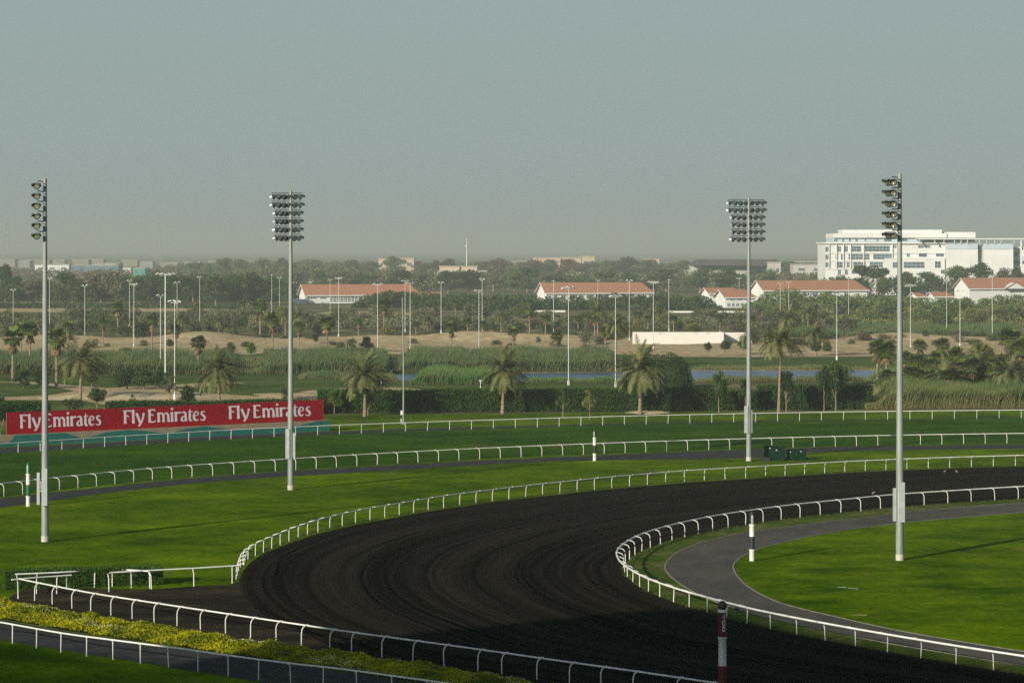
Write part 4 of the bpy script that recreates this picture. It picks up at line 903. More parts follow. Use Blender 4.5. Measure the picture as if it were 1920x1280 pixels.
NMC = {'leaf_dark_green': 'dark green', 'leaf_mid_green': 'green', 'leaf_grey_green': 'grey-green', 'leaf_dry_brown': 'dry brownish', 'leaf_reddish': 'red-topped', 'leaf_olive': 'olive'}
for l, Y, g_, d in ((TL, 1260, 'trees of the left tree belt', 'tree in the left belt'), (TM, 1620, 'trees behind the red roofs', 'tree behind the red roofs'), (TS, 2450, 'trees on the skyline', 'tree on the hazy skyline')):
    for px, yt, wpx, mt in l:
        tree(px, yt, (Y if not (Y == 1620 and px > 1560) else 1470) + rt.uniform(-20, 40), wpx * 1.25, mt, NMC[mt.name] + ' ' + d, 'tree', g_, rt.choice([FULL, FULL, AIRY]) if mt is fo_brown else FULL)

# --- hedges
def hedge(name, A, B_, h, dep, n, leaf, mat, label, cat='hedge', wob=.12):
    d = B_ - A; Lh = d.length; o = root(name, A, label, cat, rz=math.atan2(d.y, d.x)); rng = np.random.default_rng(int(Lh * 10))
    MB().box(.15, Lh - .15, .15, dep - .15, 0, h - .18).obj('stems', m_core, o)
    per = [Lh * h, Lh * dep, dep * h, dep * h]; tot = sum(per); V = []
    for k_, w_ in enumerate(per):
        m = int(n * w_ / tot); u = rng.uniform(0, 1, m); v = rng.uniform(0, 1, m); j = rng.normal(0, wob, m)
        hx = h + .25 * wob / .12 * np.sin(u * Lh * .35) * .4
        if k_ == 0: V.append(np.stack([u * Lh, j + .02 - .1 * np.sin(v * PI) + .12 * np.sin(u * Lh * 1.1), v * hx], 1))
        elif k_ == 1: V.append(np.stack([u * Lh, v * dep, hx - .08 + j], 1))
        elif k_ == 2: V.append(np.stack([j + .05, u * dep, v * h], 1))
        else: V.append(np.stack([Lh + j - .05, u * dep, v * h], 1))
    put('foliage', npmesh('foliage', leafquads(np.vstack(V), leaf, rng, .7), 4, mat), o); return o
hedge('long_hedge', G(598, 774.5), G(1345, 770.5), 3.35, 3.0, 22000, .15, fo_hedge, 'long tall clipped hedge behind the back rail, right of the red board')
hedge('long_hedge', G(1425, 768.5), G(1636, 767.5), 3.6, 3.0, 8000, .15, fo_hedge, 'shorter clipped hedge standing beside the tall reeds')
hedge('long_hedge', G(1340, 770.5), G(1432, 769), 2.5, 2.4, 3500, .15, fo_hedge, 'lower thinner stretch of hedge behind the mast beside green cabinets', wob=.25)
hedge('low_hedge', G(200, 782), G(604, 777), 2.15, 2.0, 9000, .15, fo_hedge, 'low hedge showing just above the red board')
hedge('low_hedge', G(-60, 790), G(95, 786), 2.4, 2.0, 4000, .15, fo_hedge, 'dark hedge at the left edge behind the red board', wob=.2)
hedge('box_hedge', G(8, 1105), G(306, 1096), 1.36, 1.9, 16000, .055, fo_box, 'low square-cut box hedge in the corner behind the loose rails', wob=.04)

# --- reeds
def reeds(name, poly, n, h0, h1, wd, mat, label, seed, lean=.18):
    rng = np.random.default_rng(seed); P0, P1, P2, P3 = [np.array(p, float) for p in poly]  # front-left, front-right, back-right, back-left
    u = rng.uniform(0, 1, n)[:, None]; v = (rng.uniform(0, 1, n) ** 1.7)[:, None]
    B_ = (P0 * (1-u) + P1 * u) * (1-v) + (P3 * (1-u) + P2 * u) * v
    x = B_[:, 0]; hh_ = (h0 + (h1 - h0) * (.5 + .25 * np.sin(x * .31 + 1) + .25 * np.sin(x * .83))) * rng.uniform(.72, 1.06, n) * (.8 + .2 * np.minimum(1, v[:, 0] * 6))
    edge = np.clip(np.minimum(u[:, 0], 1 - u[:, 0]) * 14, .35, 1); hh_ *= edge
    a = rng.uniform(0, PI, n); w2 = np.stack([np.cos(a), np.sin(a)], 1) * wd / 2
    tip = B_ + np.stack([rng.normal(.15, lean, n), rng.normal(0, lean, n)], 1) * hh_[:, None]; mid = B_ * .6 + tip * .4
    z0 = np.zeros(n)
    q = np.stack([np.column_stack([B_ - w2 * .6, z0]), np.column_stack([mid + w2, hh_ * .62]), np.column_stack([tip, hh_]), np.column_stack([mid - w2 * .2, hh_ * .60])], 1)
    o = put(name, npmesh(name, q.reshape(-1, 3), 4, mat)); return tag(o, label, 'reeds', None, 'stuff')
gp = lambda x, y: tuple(G(x, y)[:2])
reeds('reed_bed', [gp(-420,703), gp(480,703), gp(480,674), gp(-420,678)], 42000, 2.6, 3.6, .22, m_reedf, 'tall reeds along the far bank left of the mast before the red board', 1)
reeds('reed_bed', [gp(480,703), gp(735,702), gp(735,674), gp(480,674)], 17000, 3.0, 3.8, .22, m_reedf, 'tall reeds on the far bank above the red board end', 2)
reeds('reed_bed', [gp(735,700), gp(1165,698), gp(1165,672), gp(735,674)], 26000, 3.0, 3.9, .22, m_reedf, 'tall reeds on the far bank of the blue lake', 3)
reeds('reed_bed', [gp(768,723), gp(965,722), gp(940,708), gp(790,708)], 16000, 2.2, 3.1, .18, m_reedb, 'bright green rounded reed clump on the near side of the lake', 4)
reeds('reed_bed', [gp(1622,769), gp(2300,767.5), gp(2300,735), gp(1625,735)], 80000, 3.6, 4.7, .13, m_reedn, 'tall straw-stemmed reeds on the right, behind the back rail', 5)
reeds('reed_bed', [gp(1290,718), gp(1640,716), gp(1640,712), gp(1290,714)], 9000, .6, 1.4, .12, m_reedf, 'short rushes along the near lake shore behind the right-hand hedge', 6)
reeds('reed_bed', [gp(985,718), gp(1160,718), gp(1160,714), gp(985,714)], 6000, .6, 1.3, .12, m_reedb, 'short rushes along the near lake shore behind the long hedge', 7)
reeds('reed_bed', [gp(1290,695), gp(1640,694), gp(1640,688), gp(1290,690)], 7000, .4, 1.0, .14, m_reedf, 'low rushes along the far lake shore below the white wall', 8)
reeds('reed_bed', [gp(560,712), gp(745,716), gp(745,704), gp(560,703)], 8000, .6, 1.5, .14, m_reedf, 'short rushes at the left end of the lake', 9)
reeds('reed_bed', [gp(1440,634), gp(1930,630), gp(1930,612), gp(1440,614)], 16000, 1.5, 3.0, .3, m_reedf, 'pale tall grass in the middle distance behind the right-hand sand', 10)
reeds('reed_bed', [gp(1620,718), gp(1930,712), gp(1930,690), gp(1640,700)], 9000, 1.5, 2.8, .15, m_reedb, 'green reeds under the crowded palms on the right', 12)

# --- flower bed
rng = np.random.default_rng(77)
top = ground_curve([(-60,1120),(0,1128),(100,1146),(200,1163),(300,1179),(413,1197),(520,1213),(640,1230),(760,1247),(900,1268),(1050,1292)])
bot = ground_curve([(-60,1149),(0,1159),(115,1180),(211,1194),(316,1209),(428,1226),(545,1244),(640,1257),(840,1287),(980,1308)])
tp, bt = paired(top, bot, 300)
def bed(n, zf, seed, dens=None):
    r_ = np.random.default_rng(seed); i = r_.integers(0, 299, n); v = r_.uniform(0, 1, n); B_ = tp[i] * (1-v[:, None]) + bt[i] * v[:, None] + r_.normal(0, .12, (n, 2))
    bump = .33 + .16 * np.sin(B_[:, 0] * 1.1 + B_[:, 1] * .6) * np.sin(B_[:, 1] * .9) + .06 * np.sin(B_[:, 0] * 3.3)
    z = bump * np.sin(np.clip(v, .06, .94) * PI) ** .5 * 1.35
    if dens is not None:
        keep = dens(B_, v); B_, z, v = B_[keep], z[keep], v[keep]
    return np.column_stack([B_, z * zf])
a, b = tp, bt; strip('bed_soil', a, b, .026, m_dirt2)
P_ = np.vstack([bed(38000, 1, 1), bed(18000, .6, 2)]); P_[:, 2] *= 1 + .1 * rng.normal(size=len(P_))
tag(put('flower_bed', npmesh('flower_bed', leafquads(P_, .075, rng, .7), 4, fo_yel)), 'yellow-green leafy ground cover between the two front rails', 'flower bed', None, 'stuff')
def wd(B_, v):
    f_ = np.sin(B_[:, 0] * .55 + 1.0) * np.cos(B_[:, 1] * .5 + B_[:, 0] * .3) + .5 * np.sin(B_[:, 0] * 1.7 + B_[:, 1] * 1.3) + .6 * (v < .12)
    return (f_ + np.random.default_rng(9).normal(0, .55, len(v))) > 1.25
P_ = bed(14000, 1.08, 3, wd); P_[:, 2] += .04
tag(put('white_flowers', npmesh('white_flowers', leafquads(P_, .035, rng, .9), 4, fo_flow)), 'small white flowers scattered in drifts over the yellow bed', 'flowers', None, 'stuff')
# ragged grass tufts along the dirt edge
for nm, c0, dd, sd_, lb in (('grass_tufts', gD1, (.1, .7), 5, 'ragged grass tufts along the outer dirt course rail'), ('grass_tufts', gD2, (.0, .4), 6, 'ragged grass tufts along the inner dirt course rail')):
    r_ = np.random.default_rng(sd_); Lc = arclen(c0); n = 9000; s_ = r_.uniform(0, Lc[-1], n); q = resample(c0, s_); t = np.gradient(c0, axis=0); t /= np.linalg.norm(t, axis=1)[:, None]
    tx = np.interp(s_, Lc, t[:, 0]); ty = np.interp(s_, Lc, t[:, 1]); dist = r_.normal(0.05, .16, n) + .18 * np.sin(s_ * .9) * np.sin(s_ * .37)
    B_ = q + np.stack([-ty, tx], 1) * (dist + .15)[:, None] * (1 if nm else 1)
    h_ = r_.uniform(.05, .17, n); a = r_.uniform(0, PI, n); w2 = np.stack([np.cos(a), np.sin(a)], 1) * .05
    z0 = np.zeros(n); tip = B_ + r_.normal(0, .05, (n, 2))
    V = np.stack([np.column_stack([B_ - w2, z0]), np.column_stack([B_ + w2, z0]), np.column_stack([tip, h_])], 1)
    tag(put(nm, npmesh(nm, V.reshape(-1, 3), 3, fo_tuft)), lb, 'grass', None, 'stuff')

# ------------------------------------------------------------------ golf course lamp posts
HEAD = None
hb = MB(); hb.add([(-.42,-.16,0),(.42,-.16,0),(.42,.16,0),(-.42,.16,0),(-.34,-.10,.2),(.34,-.10,.2),(.34,.10,.2),(-.34,.10,.2)], [(0,3,2,1),(4,5,6,7),(0,1,5,4),(1,2,6,5),(2,3,7,6),(3,0,4,7)]); HEAD = hb.mesh('lamp', m_polew)
LP = [(24.7,621,544,2),(93,626,522,2),(159,635,536,2),(242.7,615,527,2),(251,652.5,534,3),(301,695,555,2),(310,727,515,5),(327.5,749,566,3),(332,635,530,2),(374.5,626,520,2),
      (509.5,602,516,1),(524,590,521,2),(619,591,525,2),(635,632,522,3),(708,665,534,3),(759.5,622,527,3),(769,657,532,3),(827,625,530,2),(898,667,546,3),(904,630,524,2),
      (1038,631,527,1),(1066,722.5,541,4),(1121,589,526,2),(1154,726,556,3),(1180,642,527,2),(1225,654,530,4),(1254,621,526,1),(1386,571,522,3),(1463,607,532,2),(1479,614,529,2),
      (1569,675,552,3),(1591,609,522,2),(1707,654,536,4),(1775,629,527,2),(1800,651,546,2),(1860.5,635,517,2)]
for px, yb, yt, nh in LP:
    Y = Yb(yb); h = (yb - yt) / S(yb); o = root('lamp_post', (XT(px, Y), Y, 0), None, 'lamp post', 'white golf course lamp posts', rz=rt.uniform(-.5, .5))
    rad = .15 if nh == 5 else .085
    MB().tube([(0, 0, 0), (0, 0, h * .5), (0, 0, h - .1)], [rad, rad * .85, rad * .65], 8).obj('pole', m_polew, o)
    MB().box(-.16, .16, -.16, .16, 0, .9).obj('base_box', m_polew, o)
    w_ = .46 * nh
    if nh > 1: MB().tube([(-w_ / 2, 0, h - .12), (w_ / 2, 0, h - .12)], .05, 6).obj('crossarm', m_polew, o)
    for i in range(nh):
        x = 0 if nh == 1 else -w_ / 2 + w_ * i / (nh - 1)
        put('lamp', HEAD, o, loc=(x * 1.25, 0, h - .05 + rt.uniform(0, .2)), rot=(R(-22), (-.30 if x < 0 else .30) * (1 if nh > 1 else 0), rt.uniform(-.4, .4)), scale=(.85, 1.2, 1.0))
    later(o, {1: 'single-headed white lamp post', 2: 'twin-headed white lamp post', 3: 'triple-headed white lamp post', 4: 'four-headed white lamp post', 5: 'thick many-headed white lamp post'}[nh], px)
# thin mast beside the hedge
Y = Yb(795); o = root('thin_mast', (XT(756.5, Y), Y, 0), 'thin bare grey mast rising from the verge behind the back rail', 'mast')
MB().tube([(0, 0, 0), (0, 0, 9), (-.15, 0, (795 - 557) / S(795))], [.14, .10, .06], 10).obj('pole', m_galv, o)
MB().box(-.22, .22, -.22, .22, 0, .12).obj('base_plate', m_galv, o)
MB().box(-.42, -.10, -.12, .12, 1.35, 1.95).obj('control_box', m_white, o); MB().box(-.42, -.2, -.1, .1, .1, .8).obj('control_box', m_galvd, o)
for px, yb, yt, cap, lb in ((715, 732, 712, False, 'short plain white post on the sand bank behind the hedge'), (901, 735, 714, True, 'short white post with T-shaped top behind the long hedge')):
    Y = Yb(yb); h = (yb - yt) / S(yb); o = root('short_post', (XT(px, Y), Y, 0), lb, 'post')
    MB().tube([(0, 0, 0), (0, 0, h)], .09, 8).obj('pole', m_polew, o)
    if cap: MB().box(-.3, .3, -.12, .12, h - .02, h + .14).obj('head', m_polew, o)
    else: MB().lathe([(.11, h), (.11, h + .05)], 8).obj('cap', m_polew, o)

# ------------------------------------------------------------------ white boundary wall
Yw = Yb(646.5); s = SY(Yw); hW = (646.5 - 623) / s
def wx(px): return XT(px, Yw)
o = root('boundary_wall', (wx(1186), Yw, 0), 'long bright white wall standing on the sand, with a stepped return', 'wall')
X0 = wx(1186); MB().box(0, wx(1357) - X0, 0, .35, 0, hW).obj('wall', m_wallw, o)
MB().box(-.05, wx(1357) - X0 + .05, -.05, .40, hW, hW + .10).obj('coping', m_wallw, o)
MB().box(wx(1357) - X0 - .3, wx(1357) - X0, .352, 12, 0, hW - .02).obj('wall', m_wallw, o)
MB().box(wx(1365) - X0, wx(1416) - X0, 12.0, 12.35, 0, ZT(623.2, Yw + 12)).obj('wall', m_wallw, o)
for px in (1238, 1305, 1327): MB().box(wx(px) - X0 - .4, wx(px) - X0 + .4, -.06, -.002, hW * .88, hW * .97).obj('vent', m_grey, o)

# ------------------------------------------------------------------ buildings
def window(par, x0, x1, z0, z1, y, nx=2, nz=1, fm=None):
    fm = fm or m_hull; w_ = MB(); t = min(.12, (x1 - x0) * .08)
    w_.box(x0, x0 + t, y - .10, y + .06, z0, z1); w_.box(x1 - t, x1, y - .10, y + .06, z0, z1); w_.box(x0 + t, x1 - t, y - .10, y + .06, z0, z0 + t); w_.box(x0 + t, x1 - t, y - .10, y + .06, z1 - t, z1)
    for i in range(1, nx): xx = x0 + (x1 - x0) * i / nx; w_.box(xx - t * .35, xx + t * .35, y - .08, y + .05, z0 + t, z1 - t)
    for j in range(1, nz): zz = z0 + (z1 - z0) * j / nz; w_.box(x0 + t, x1 - t, y - .07, y + .04, zz - t * .35, zz + t * .35)
    f = w_.obj('window', fm, par)
    MB().box(x0 + t * .5, x1 - t * .5, y - .02, y + .10, z0 + t * .5, z1 - t * .5).obj('pane', m_glass, f)

def red_house(xl, xr, yb, yr, ye, label, a=R(18), gx=None, dep=13.0, wins=0, name='red_roofed_building'):
    """xl/xr: near-left and near-right eave corners in photo columns; yr ridge row; ye eave row; yb ground row"""
    Y = Yb(yb); s = SY(Y); zr_, ze = (yb - yr) / s, (yb - ye) / s; L_ = (xr - xl) / s / math.cos(a)
    o = root(name, (XT(xl, Y), Y, 0), label, 'building', 'red-roofed stable buildings', rz=a)
    ov = .9
    MB().box(0, L_, 0, dep, 0, ze - .1).obj('wall', m_hull, o)
    g_ = MB(); g_.add([(0, 0, ze - .1), (0, dep, ze - .1), (0, dep/2, zr_ - .35), (.3, 0, ze - .1), (.3, dep, ze - .1), (.3, dep/2, zr_ - .35)], [(0, 2, 1), (3, 4, 5), (0, 3, 5, 2), (1, 2, 5, 4), (0, 1, 4, 3)]); g_.obj('gable', m_hull, o)
    r_ = MB(); hip = min(3.0, dep * .25)
    v = [(-ov, -ov, ze), (L_ + ov, -ov, ze), (L_ - hip, dep/2, zr_), (-ov, dep/2, zr_), (L_ + ov, dep + ov, ze), (-ov, dep + ov, ze)]
    v += [(x, y, z - .28) for x, y, z in v]
    r_.add(v, [(0,1,2,3), (3,2,4,5), (1,4,2), (6,9,8,7), (9,11,10,8), (7,8,10), (0,6,7,1), (0,3,9,6), (3,5,11,9), (5,4,10,11), (4,1,7,10)]); r_.obj('roof', m_redroof, o)
    fs = MB(); fs.box(-ov, L_ + ov, -ov - .12, -ov - .002, ze - .42, ze + .02); fs.obj('fascia', m_hull, o)
    bg_ = MB()
    for sgn in (0, 1):
        y0 = -ov if sgn == 0 else dep + ov
        bg_.tube([(-ov - .06, y0, ze - .1), (-ov - .06, dep / 2, zr_ - .1)], .17, 4)
    bg_.obj('barge_board', m_hull, o)
    return o, L_, ze, s
o, L_, ze, s = red_house(574, 784, 569, 533.5, 553.5, 'left red-roofed white building with a glazed colonnade under the eaves')
for x0, x1, n in ((2, 5, 3), (6.5, 9.5, 3)): window(o, x0, x1, ze - 1.7, ze - .9, 0, n)
for i in range(9): window(o, 11 + i * 1.7, 12.5 + i * 1.7, .6, ze - .5, 0, 2, 3)
MB().box(-6, 0, -1, 5, 0, 2.0).obj('annex', m_hull, o); MB().box(L_ + 1, L_ + 11, 2, 9, 3.4, 4.9).obj('lean_to_roof', m_redroof, o)
o, L_, ze, s = red_house(1024, 1226, 568, 530, 549.5, 'middle red-roofed building standing behind the clipped dark trees')
for i in range(10): window(o, 3 + i * 4.2, 5.4 + i * 4.2, ze - 2.6, ze - .9, 0, 2)
red_house(1330, 1392, 572, 539.5, 550, 'low far red roof tucked behind the small gabled house', dep=9)
o, L_, ze, s = red_house(1360, 1418, 577, 543, 557.5, 'small white gabled house with red roof and veranda', dep=11)
for i in range(6): window(o, .8 + i * 2, 2.3 + i * 2, .5, 2.0, 0, 2)
for i in range(3): window(o, 2 + i * 3.5, 4.2 + i * 3.5, ze - 1.3, ze - .6, 0, 2)
o, L_, ze, s = red_house(1432, 1634, 574, 526, 544.5, 'long red-roofed building behind the mast beside green cabinets', dep=14)
for i in range(8): window(o, 3 + i * 5, 5.5 + i * 5, ze - 2.6, ze - 1, 0, 2)
o, L_, ze, s = red_house(1720, 1738, 572, 548.5, 556, 'small red roof peeping over trees right of the rightmost mast', dep=7)
o, L_, ze, s = red_house(1752, 1790, 570, 547.5, 556, 'low red roof behind the trees below the white office block', dep=7)
o, L_, ze, s = red_house(1818, 1990, 570, 521, 541, 'rightmost red-roofed building with two white gables', dep=15)
g_ = MB(); hx = L_ * .5
zg = ze + 2.6; g_.add([(hx - 5, -3, ze - .1), (hx + 5, -3, ze - .1), (hx, -3, zg), (hx - 5, 2, ze - .1), (hx + 5, 2, ze - .1), (hx, 2, zg)], [(0,1,2), (3,5,4), (0,2,5,3), (1,4,5,2), (0,3,4,1)]); g_.obj('gable', m_hull, o)
g_ = MB(); g_.tube([(hx - 5.6, -3.2, ze - .2), (hx, -3.2, zg + .3)], .22, 4); g_.tube([(hx + 5.6, -3.2, ze - .2), (hx, -3.2, zg + .3)], .22, 4); g_.obj('barge_board', m_redroof, o)

# white office block
Yo = 1530.0; so_ = SY(Yo); ybo = HY + CAMH * so_
ox = lambda px: (px - 1547) / so_
oz = lambda py: (ybo - py) / so_
o = root('office_block', (XT(1547, Yo), Yo, 0), 'large modern white office block with rows of glazed windows and roof pergola', 'building')
def ob(name, x0, x1, y0, y1, z0, z1, m): return MB().box(ox(x0), ox(x1), y0, y1, oz(z1), oz(z0), ).obj(name, m, o)
ob('wall', 1548, 1772, 0, 40, 457.2, ybo, m_hull)
ob('roof_slab', 1545.5, 1778, -1.6, 40.5, 454, 457, m_hull)
ob('upper_storey', 1563, 1829, 2.5, 36, 446, 453.8, m_band)
ob('parapet', 1562.5, 1775, .6, 37, 437.6, 445.8, m_hull)
ob('parapet', 1775.2, 1830, 1.6, 37, 435, 445.8, m_hull)
ob('penthouse', 1583, 1770.5, 8, 30, 430.6, 437.4, m_beige if False else m_hull)
ob('roof_slab', 1658, 1770, -3.0, -.1, 484, 485.5, m_hull)
ob('wing', 1658, 1770, -2.9, -.2, 485.7, ybo, m_hull)
ob('wing', 1772.2, 1831.3, -4, 34, 457, ybo, m_hull); ob('wing', 1841.8, 1897.5, -4, 34, 457, ybo, m_hull)
ob('cladding_band', 1772.4, 1831, -4.3, -4.02, 457.2, 467.2, m_band); ob('cladding_band', 1842, 1897.2, -4.3, -4.02, 457.2, 467.2, m_band)
ob('recess_wall', 1831.5, 1841.6, -1, 30, 457.4, ybo, m_band); ob('wing', 1897.8, 1990, 3, 34, 463, ybo, m_hull)
ob('cladding_band', 1898.5, 1990, 2.7, 2.98, 480, 488, m_band)
ob('pergola_slab', 1718, 1990, -6, 4, 446.9, 449.0, m_hull)
for px in (1722, 1750, 1767, 1787, 1799, 1811, 1833, 1847, 1862, 1874, 1898): ob('pergola_column', px - .7, px + .7, -5.4, -4.4, 449.2, 456.8, m_band)
for px in (1911.5,): ob('pergola_column', px - 1.2, px + 1.2, -5.4, -3.4, 449.2, 500, m_hull)
for y in (473.4, 488.2, 503.2): ob('ledge', 1547, 1772 if y < 480 else 1657, -.5, -.02, y, y + 1.6, m_hull)
Zx = lambda v: 1530 + v / 4.923
Zy = lambda v: 420 + v / 4.923
WN = [(167,205,137,165,2.5),(243,268,135,165,2.5),(305,330,135,165,2.5),(367,392,135,165,2.5),(453,470,133,163,2.5),(563,583,132,162,2.5),(632,704,130,162,2.5),(797,852,130,160,2.5),(945,1018,136,146,2.5),(1100,1175,136,146,2.5),(1370,1448,136,146,2.5),
      (85,123,208,258,0),(200,232,205,258,0),(263,295,203,258,0),(328,417,202,257,0),(452,683,200,255,0),(715,745,197,222,0),(940,995,195,222,0),(1008,1055,195,222,0),
      (85,123,282,330,0),(178,192,280,330,0),(228,262,277,332,0),(298,495,275,330,0),(527,712,275,328,0),(835,868,272,305,0),(947,1025,270,305,0),(1105,1182,268,303,0),
      (85,123,352,402,0),(178,248,350,405,0),(280,312,350,403,0),(342,460,350,403,0),(492,620,350,402,0),(800,995,347,407,-2.9),(1088,1145,343,405,-2.9),
      (200,232,420,470,0),(263,295,420,468,0),(327,400,420,460,0),(1143,1183,420,460,-2.9),(700,760,350,405,-2.9),(1487,1533,187,350,-1),(1810,1900,335,375,3),(1815,1870,255,300,3),(1880,1940,340,372,3)]
for x0, x1, y0, y1, yy in WN:
    a_, b_ = ox(Zx(x0)), ox(Zx(x1)); window(o, a_, b_, oz(Zy(y1)), oz(Zy(y0)), yy, max(2, int((b_ - a_) / 1.9)), max(1, int((y1 - y0) / 26)), m_hull)
for px in (1553.5, 1567.5, 1580.5, 1594, 1618.5, 1672): ob('fin', px, px + 1.6, -.9, -.02, 458, 503 if px < 1660 else 484, m_hull)

# other distant buildings: px0, px1, top row, Y, depth, material, name, label
def far_block(parts, Y, label, name='distant_building', wins=True, group='distant buildings'):
    x0 = parts[0][0]; o = root(name, (XT(x0, Y), Y, 0), label, 'building', group); s = SY(Y)
    for i, (a_, b_, yt, dy, mt) in enumerate(parts):
        A, B_ = (a_ - x0) / s, (b_ - x0) / s; h = ZT(yt, Y)
        MB().box(A, B_, dy, dy + 30, 0, h - .5).obj('wall', mt, o); MB().box(A - .5, B_ + .5, dy - .6, dy + 30.5, h - .5, h).obj('roof', m_grey if mt is not m_beige else m_beige, o)
        if wins and B_ - A > 8:
            n = max(2, int((B_ - A) / 9))
            for q in range(n):
                xx = A + (B_ - A) * (q + .3) / n; window(o, xx, xx + (B_ - A) / n * .45, h * .55, h * .74, dy, 2, 1, mt)
    return o
far_block([(709,729,484.5,10,m_beige),(738,776.5,483.2,0,m_beige)], 2560, 'plain beige block rising above the skyline trees, left of radio mast')
far_block([(806,912,507.5,0,m_grey),(823,860.5,499,12,m_beige),(864.5,894,499,12,m_beige)], 1900, 'low flat-roofed building with two beige roof boxes, at the radio mast')
far_block([(1000,1052,482.5,10,m_beige),(1054,1090,482,0,m_beige),(1091,1115,480,0,m_beige)], 2700, 'long beige building above red-topped trees on the skyline')
far_block([(1209,1236,484.5,0,m_beige)], 2700, 'tiny beige house on the skyline right of the largest dark tree', wins=True)
o = far_block([(1288,1404,507,0,m_grey),(1300,1440,497,14,m_grey),(1438,1463,491,-4,m_grey)], 1900, 'grey building under a wide dark overhanging roof on the skyline')
s = SY(1900.); q = lambda px: (px - 1288) / s; zr2 = lambda y: ZT(y, 1900.)
mb = MB(); mb.add([(q(1297), -2, zr2(497)), (q(1470), -2, zr2(499)), (q(1470), 40, zr2(499)), (q(1297), 40, zr2(497)), (q(1312), 2, zr2(486.5)), (q(1460), 2, zr2(487)), (q(1460), 36, zr2(487)), (q(1312), 36, zr2(486.5))], [(0,3,2,1),(4,5,6,7),(0,1,5,4),(1,2,6,5),(2,3,7,6),(3,0,4,7)]); mb.obj('roof', m_darkroof, o)
far_block([(1488,1546,495,0,m_grey),(1498,1540,490.5,6,m_darkroof)], 2300, 'small dark-roofed building just left of the white office block')
far_block([(68,222,497,0,m_bluew),(66,130,495.5,-2,m_hull)], 2600, 'long blue and white warehouse on the hazy left', 'warehouse')
far_block([(250,272,502.5,0,m_teal)], 2300, 'small teal-clad building right of the blue warehouse', 'warehouse')
far_block([(210,245,501,0,m_hull),(172,212,495,20,m_grey)], 2800, 'pale low sheds between the blue warehouse and teal building', 'warehouse')
rb = random.Random(4); k_ = 0
m_farg = simple('far_hazed_metal', (.22, .23, .22), (.18, .19, .18), .1, .9)  # grey toned towards the haze colour, like the beige far blocks
LBL = ['leftmost', 'second', 'third', 'fourth', 'fifth', 'sixth', 'seventh', 'eighth', 'ninth', 'tenth', 'eleventh', 'twelfth', 'thirteenth', 'fourteenth']
for px, wpx, yt, Y, mt in [(-6,34,483.8,3900,m_farb),(34,22,486,3700,m_farg),(52,40,484.5,4000,m_farb),(95,26,484.6,4100,m_farb),(136,30,484.3,3900,m_farb),(170,24,483.2,4200,m_farb),(198,26,489.5,3200,m_farg),(228,30,484,4000,m_farb),(262,24,487,3600,m_farg),(300,34,490,3300,m_farb),(345,30,488,3600,m_farg),(390,30,486.5,3900,m_farb),(440,60,487.5,3600,m_farb),(960,40,487.5,3300,m_farb)]:
    far_block([(px, px + wpx, yt + 1.8 + 1.6 * rb.random(), 0, mt)], Y, '%s from the left of the faint pale blocks along the hazy skyline' % LBL[k_] if k_ else 'leftmost of the faint pale blocks along the hazy skyline', wins=False, group='faint far blocks'); k_ += 1
# low white walls seen between the trees
for x0, x1, yy, Y, lb in ((1186,1260,522,1850,'pale wall glimpsed between trees behind the middle red roof'),(545,590,525,1700,'pale wall glimpsed behind the trees above the left red roof'),(985,1060,582,1120,'low pale wall at the foot of the clipped dark trees'),(1255,1400,585.5,1110,'low white kerb wall behind the scrub, near the small gabled house')):
    s = SY(Y); zt_ = ZT(yy, Y); zt_ = max(.6, zt_) if Y < 1500 else zt_
    o = root('low_wall', (XT(x0, Y), Y, 0), lb, 'wall'); MB().box(0, (x1 - x0) / s, 0, .4, 0, zt_).obj('wall', m_hull, o); MB().box(-.1, (x1 - x0) / s + .1, -.08, .48, zt_, zt_ + .12).obj('coping', m_grey, o)

# radio mast and pylons
Y = 2000.; o = root('radio_mast', (XT(875, Y), Y, 0), 'thin white radio mast standing alone on the skyline', 'mast'); h = ZT(447, Y)
MB().tube([(0, 0, 0), (0, 0, h * .7), (0, 0, h)], [.45, .32, .16], 8).obj('pole', m_hull, o)
MB().box(-1.0, 0, -.3, .3, h * .82, h * .85).obj('antenna', m_hull, o); MB().box(-.5, .5, -.5, .5, 0, 1.2).obj('base', m_conc, o)
for px, yt, lb in ((12, 405, 'faint lattice power pylon at the left edge of the sky'), (297, 404, 'faint lattice power pylon left of the mast before the red board')):
    Y = 4300.; h = ZT(yt, Y); o = root('power_pylon', (XT(px, Y), Y, 0), lb, 'pylon', 'far power pylons'); b = MB(); bw = 5.0
    wdt = lambda z: bw * (1 - z / h) ** 1.3 + 1.0
    N = 9
    for sx, sy in ((-1, -1), (1, -1), (1, 1), (-1, 1)): b.tube([(sx*wdt(h*i/N), sy*wdt(h*i/N), h*i/N) for i in range(N+1)], .22, 4)
    for i in range(N):
        z0, z1 = h*i/N, h*(i+1)/N
        for (a1, a2) in (((-1,-1),(1,-1)), ((1,-1),(1,1)), ((-1,1),(1,1)), ((-1,-1),(-1,1))):
            b.tube([(a1[0]*wdt(z0), a1[1]*wdt(z0), z0), (a2[0]*wdt(z1), a2[1]*wdt(z1), z1)], .12, 3); b.tube([(a2[0]*wdt(z0), a2[1]*wdt(z0), z0), (a1[0]*wdt(z1), a1[1]*wdt(z1), z1)], .12, 3)
    b.obj('lattice', m_galvd, o)
    for zz, ww in ((.70, 13), (.82, 11), (.93, 9)):
        c_ = MB(); c_.tube([(-ww, 0, h*zz), (0, 0, h*zz + 2.0), (ww, 0, h*zz)], .22, 4); c_.tube([(-ww, 0, h*zz), (ww, 0, h*zz)], .18, 4); c_.obj('crossarm', m_galvd, o)

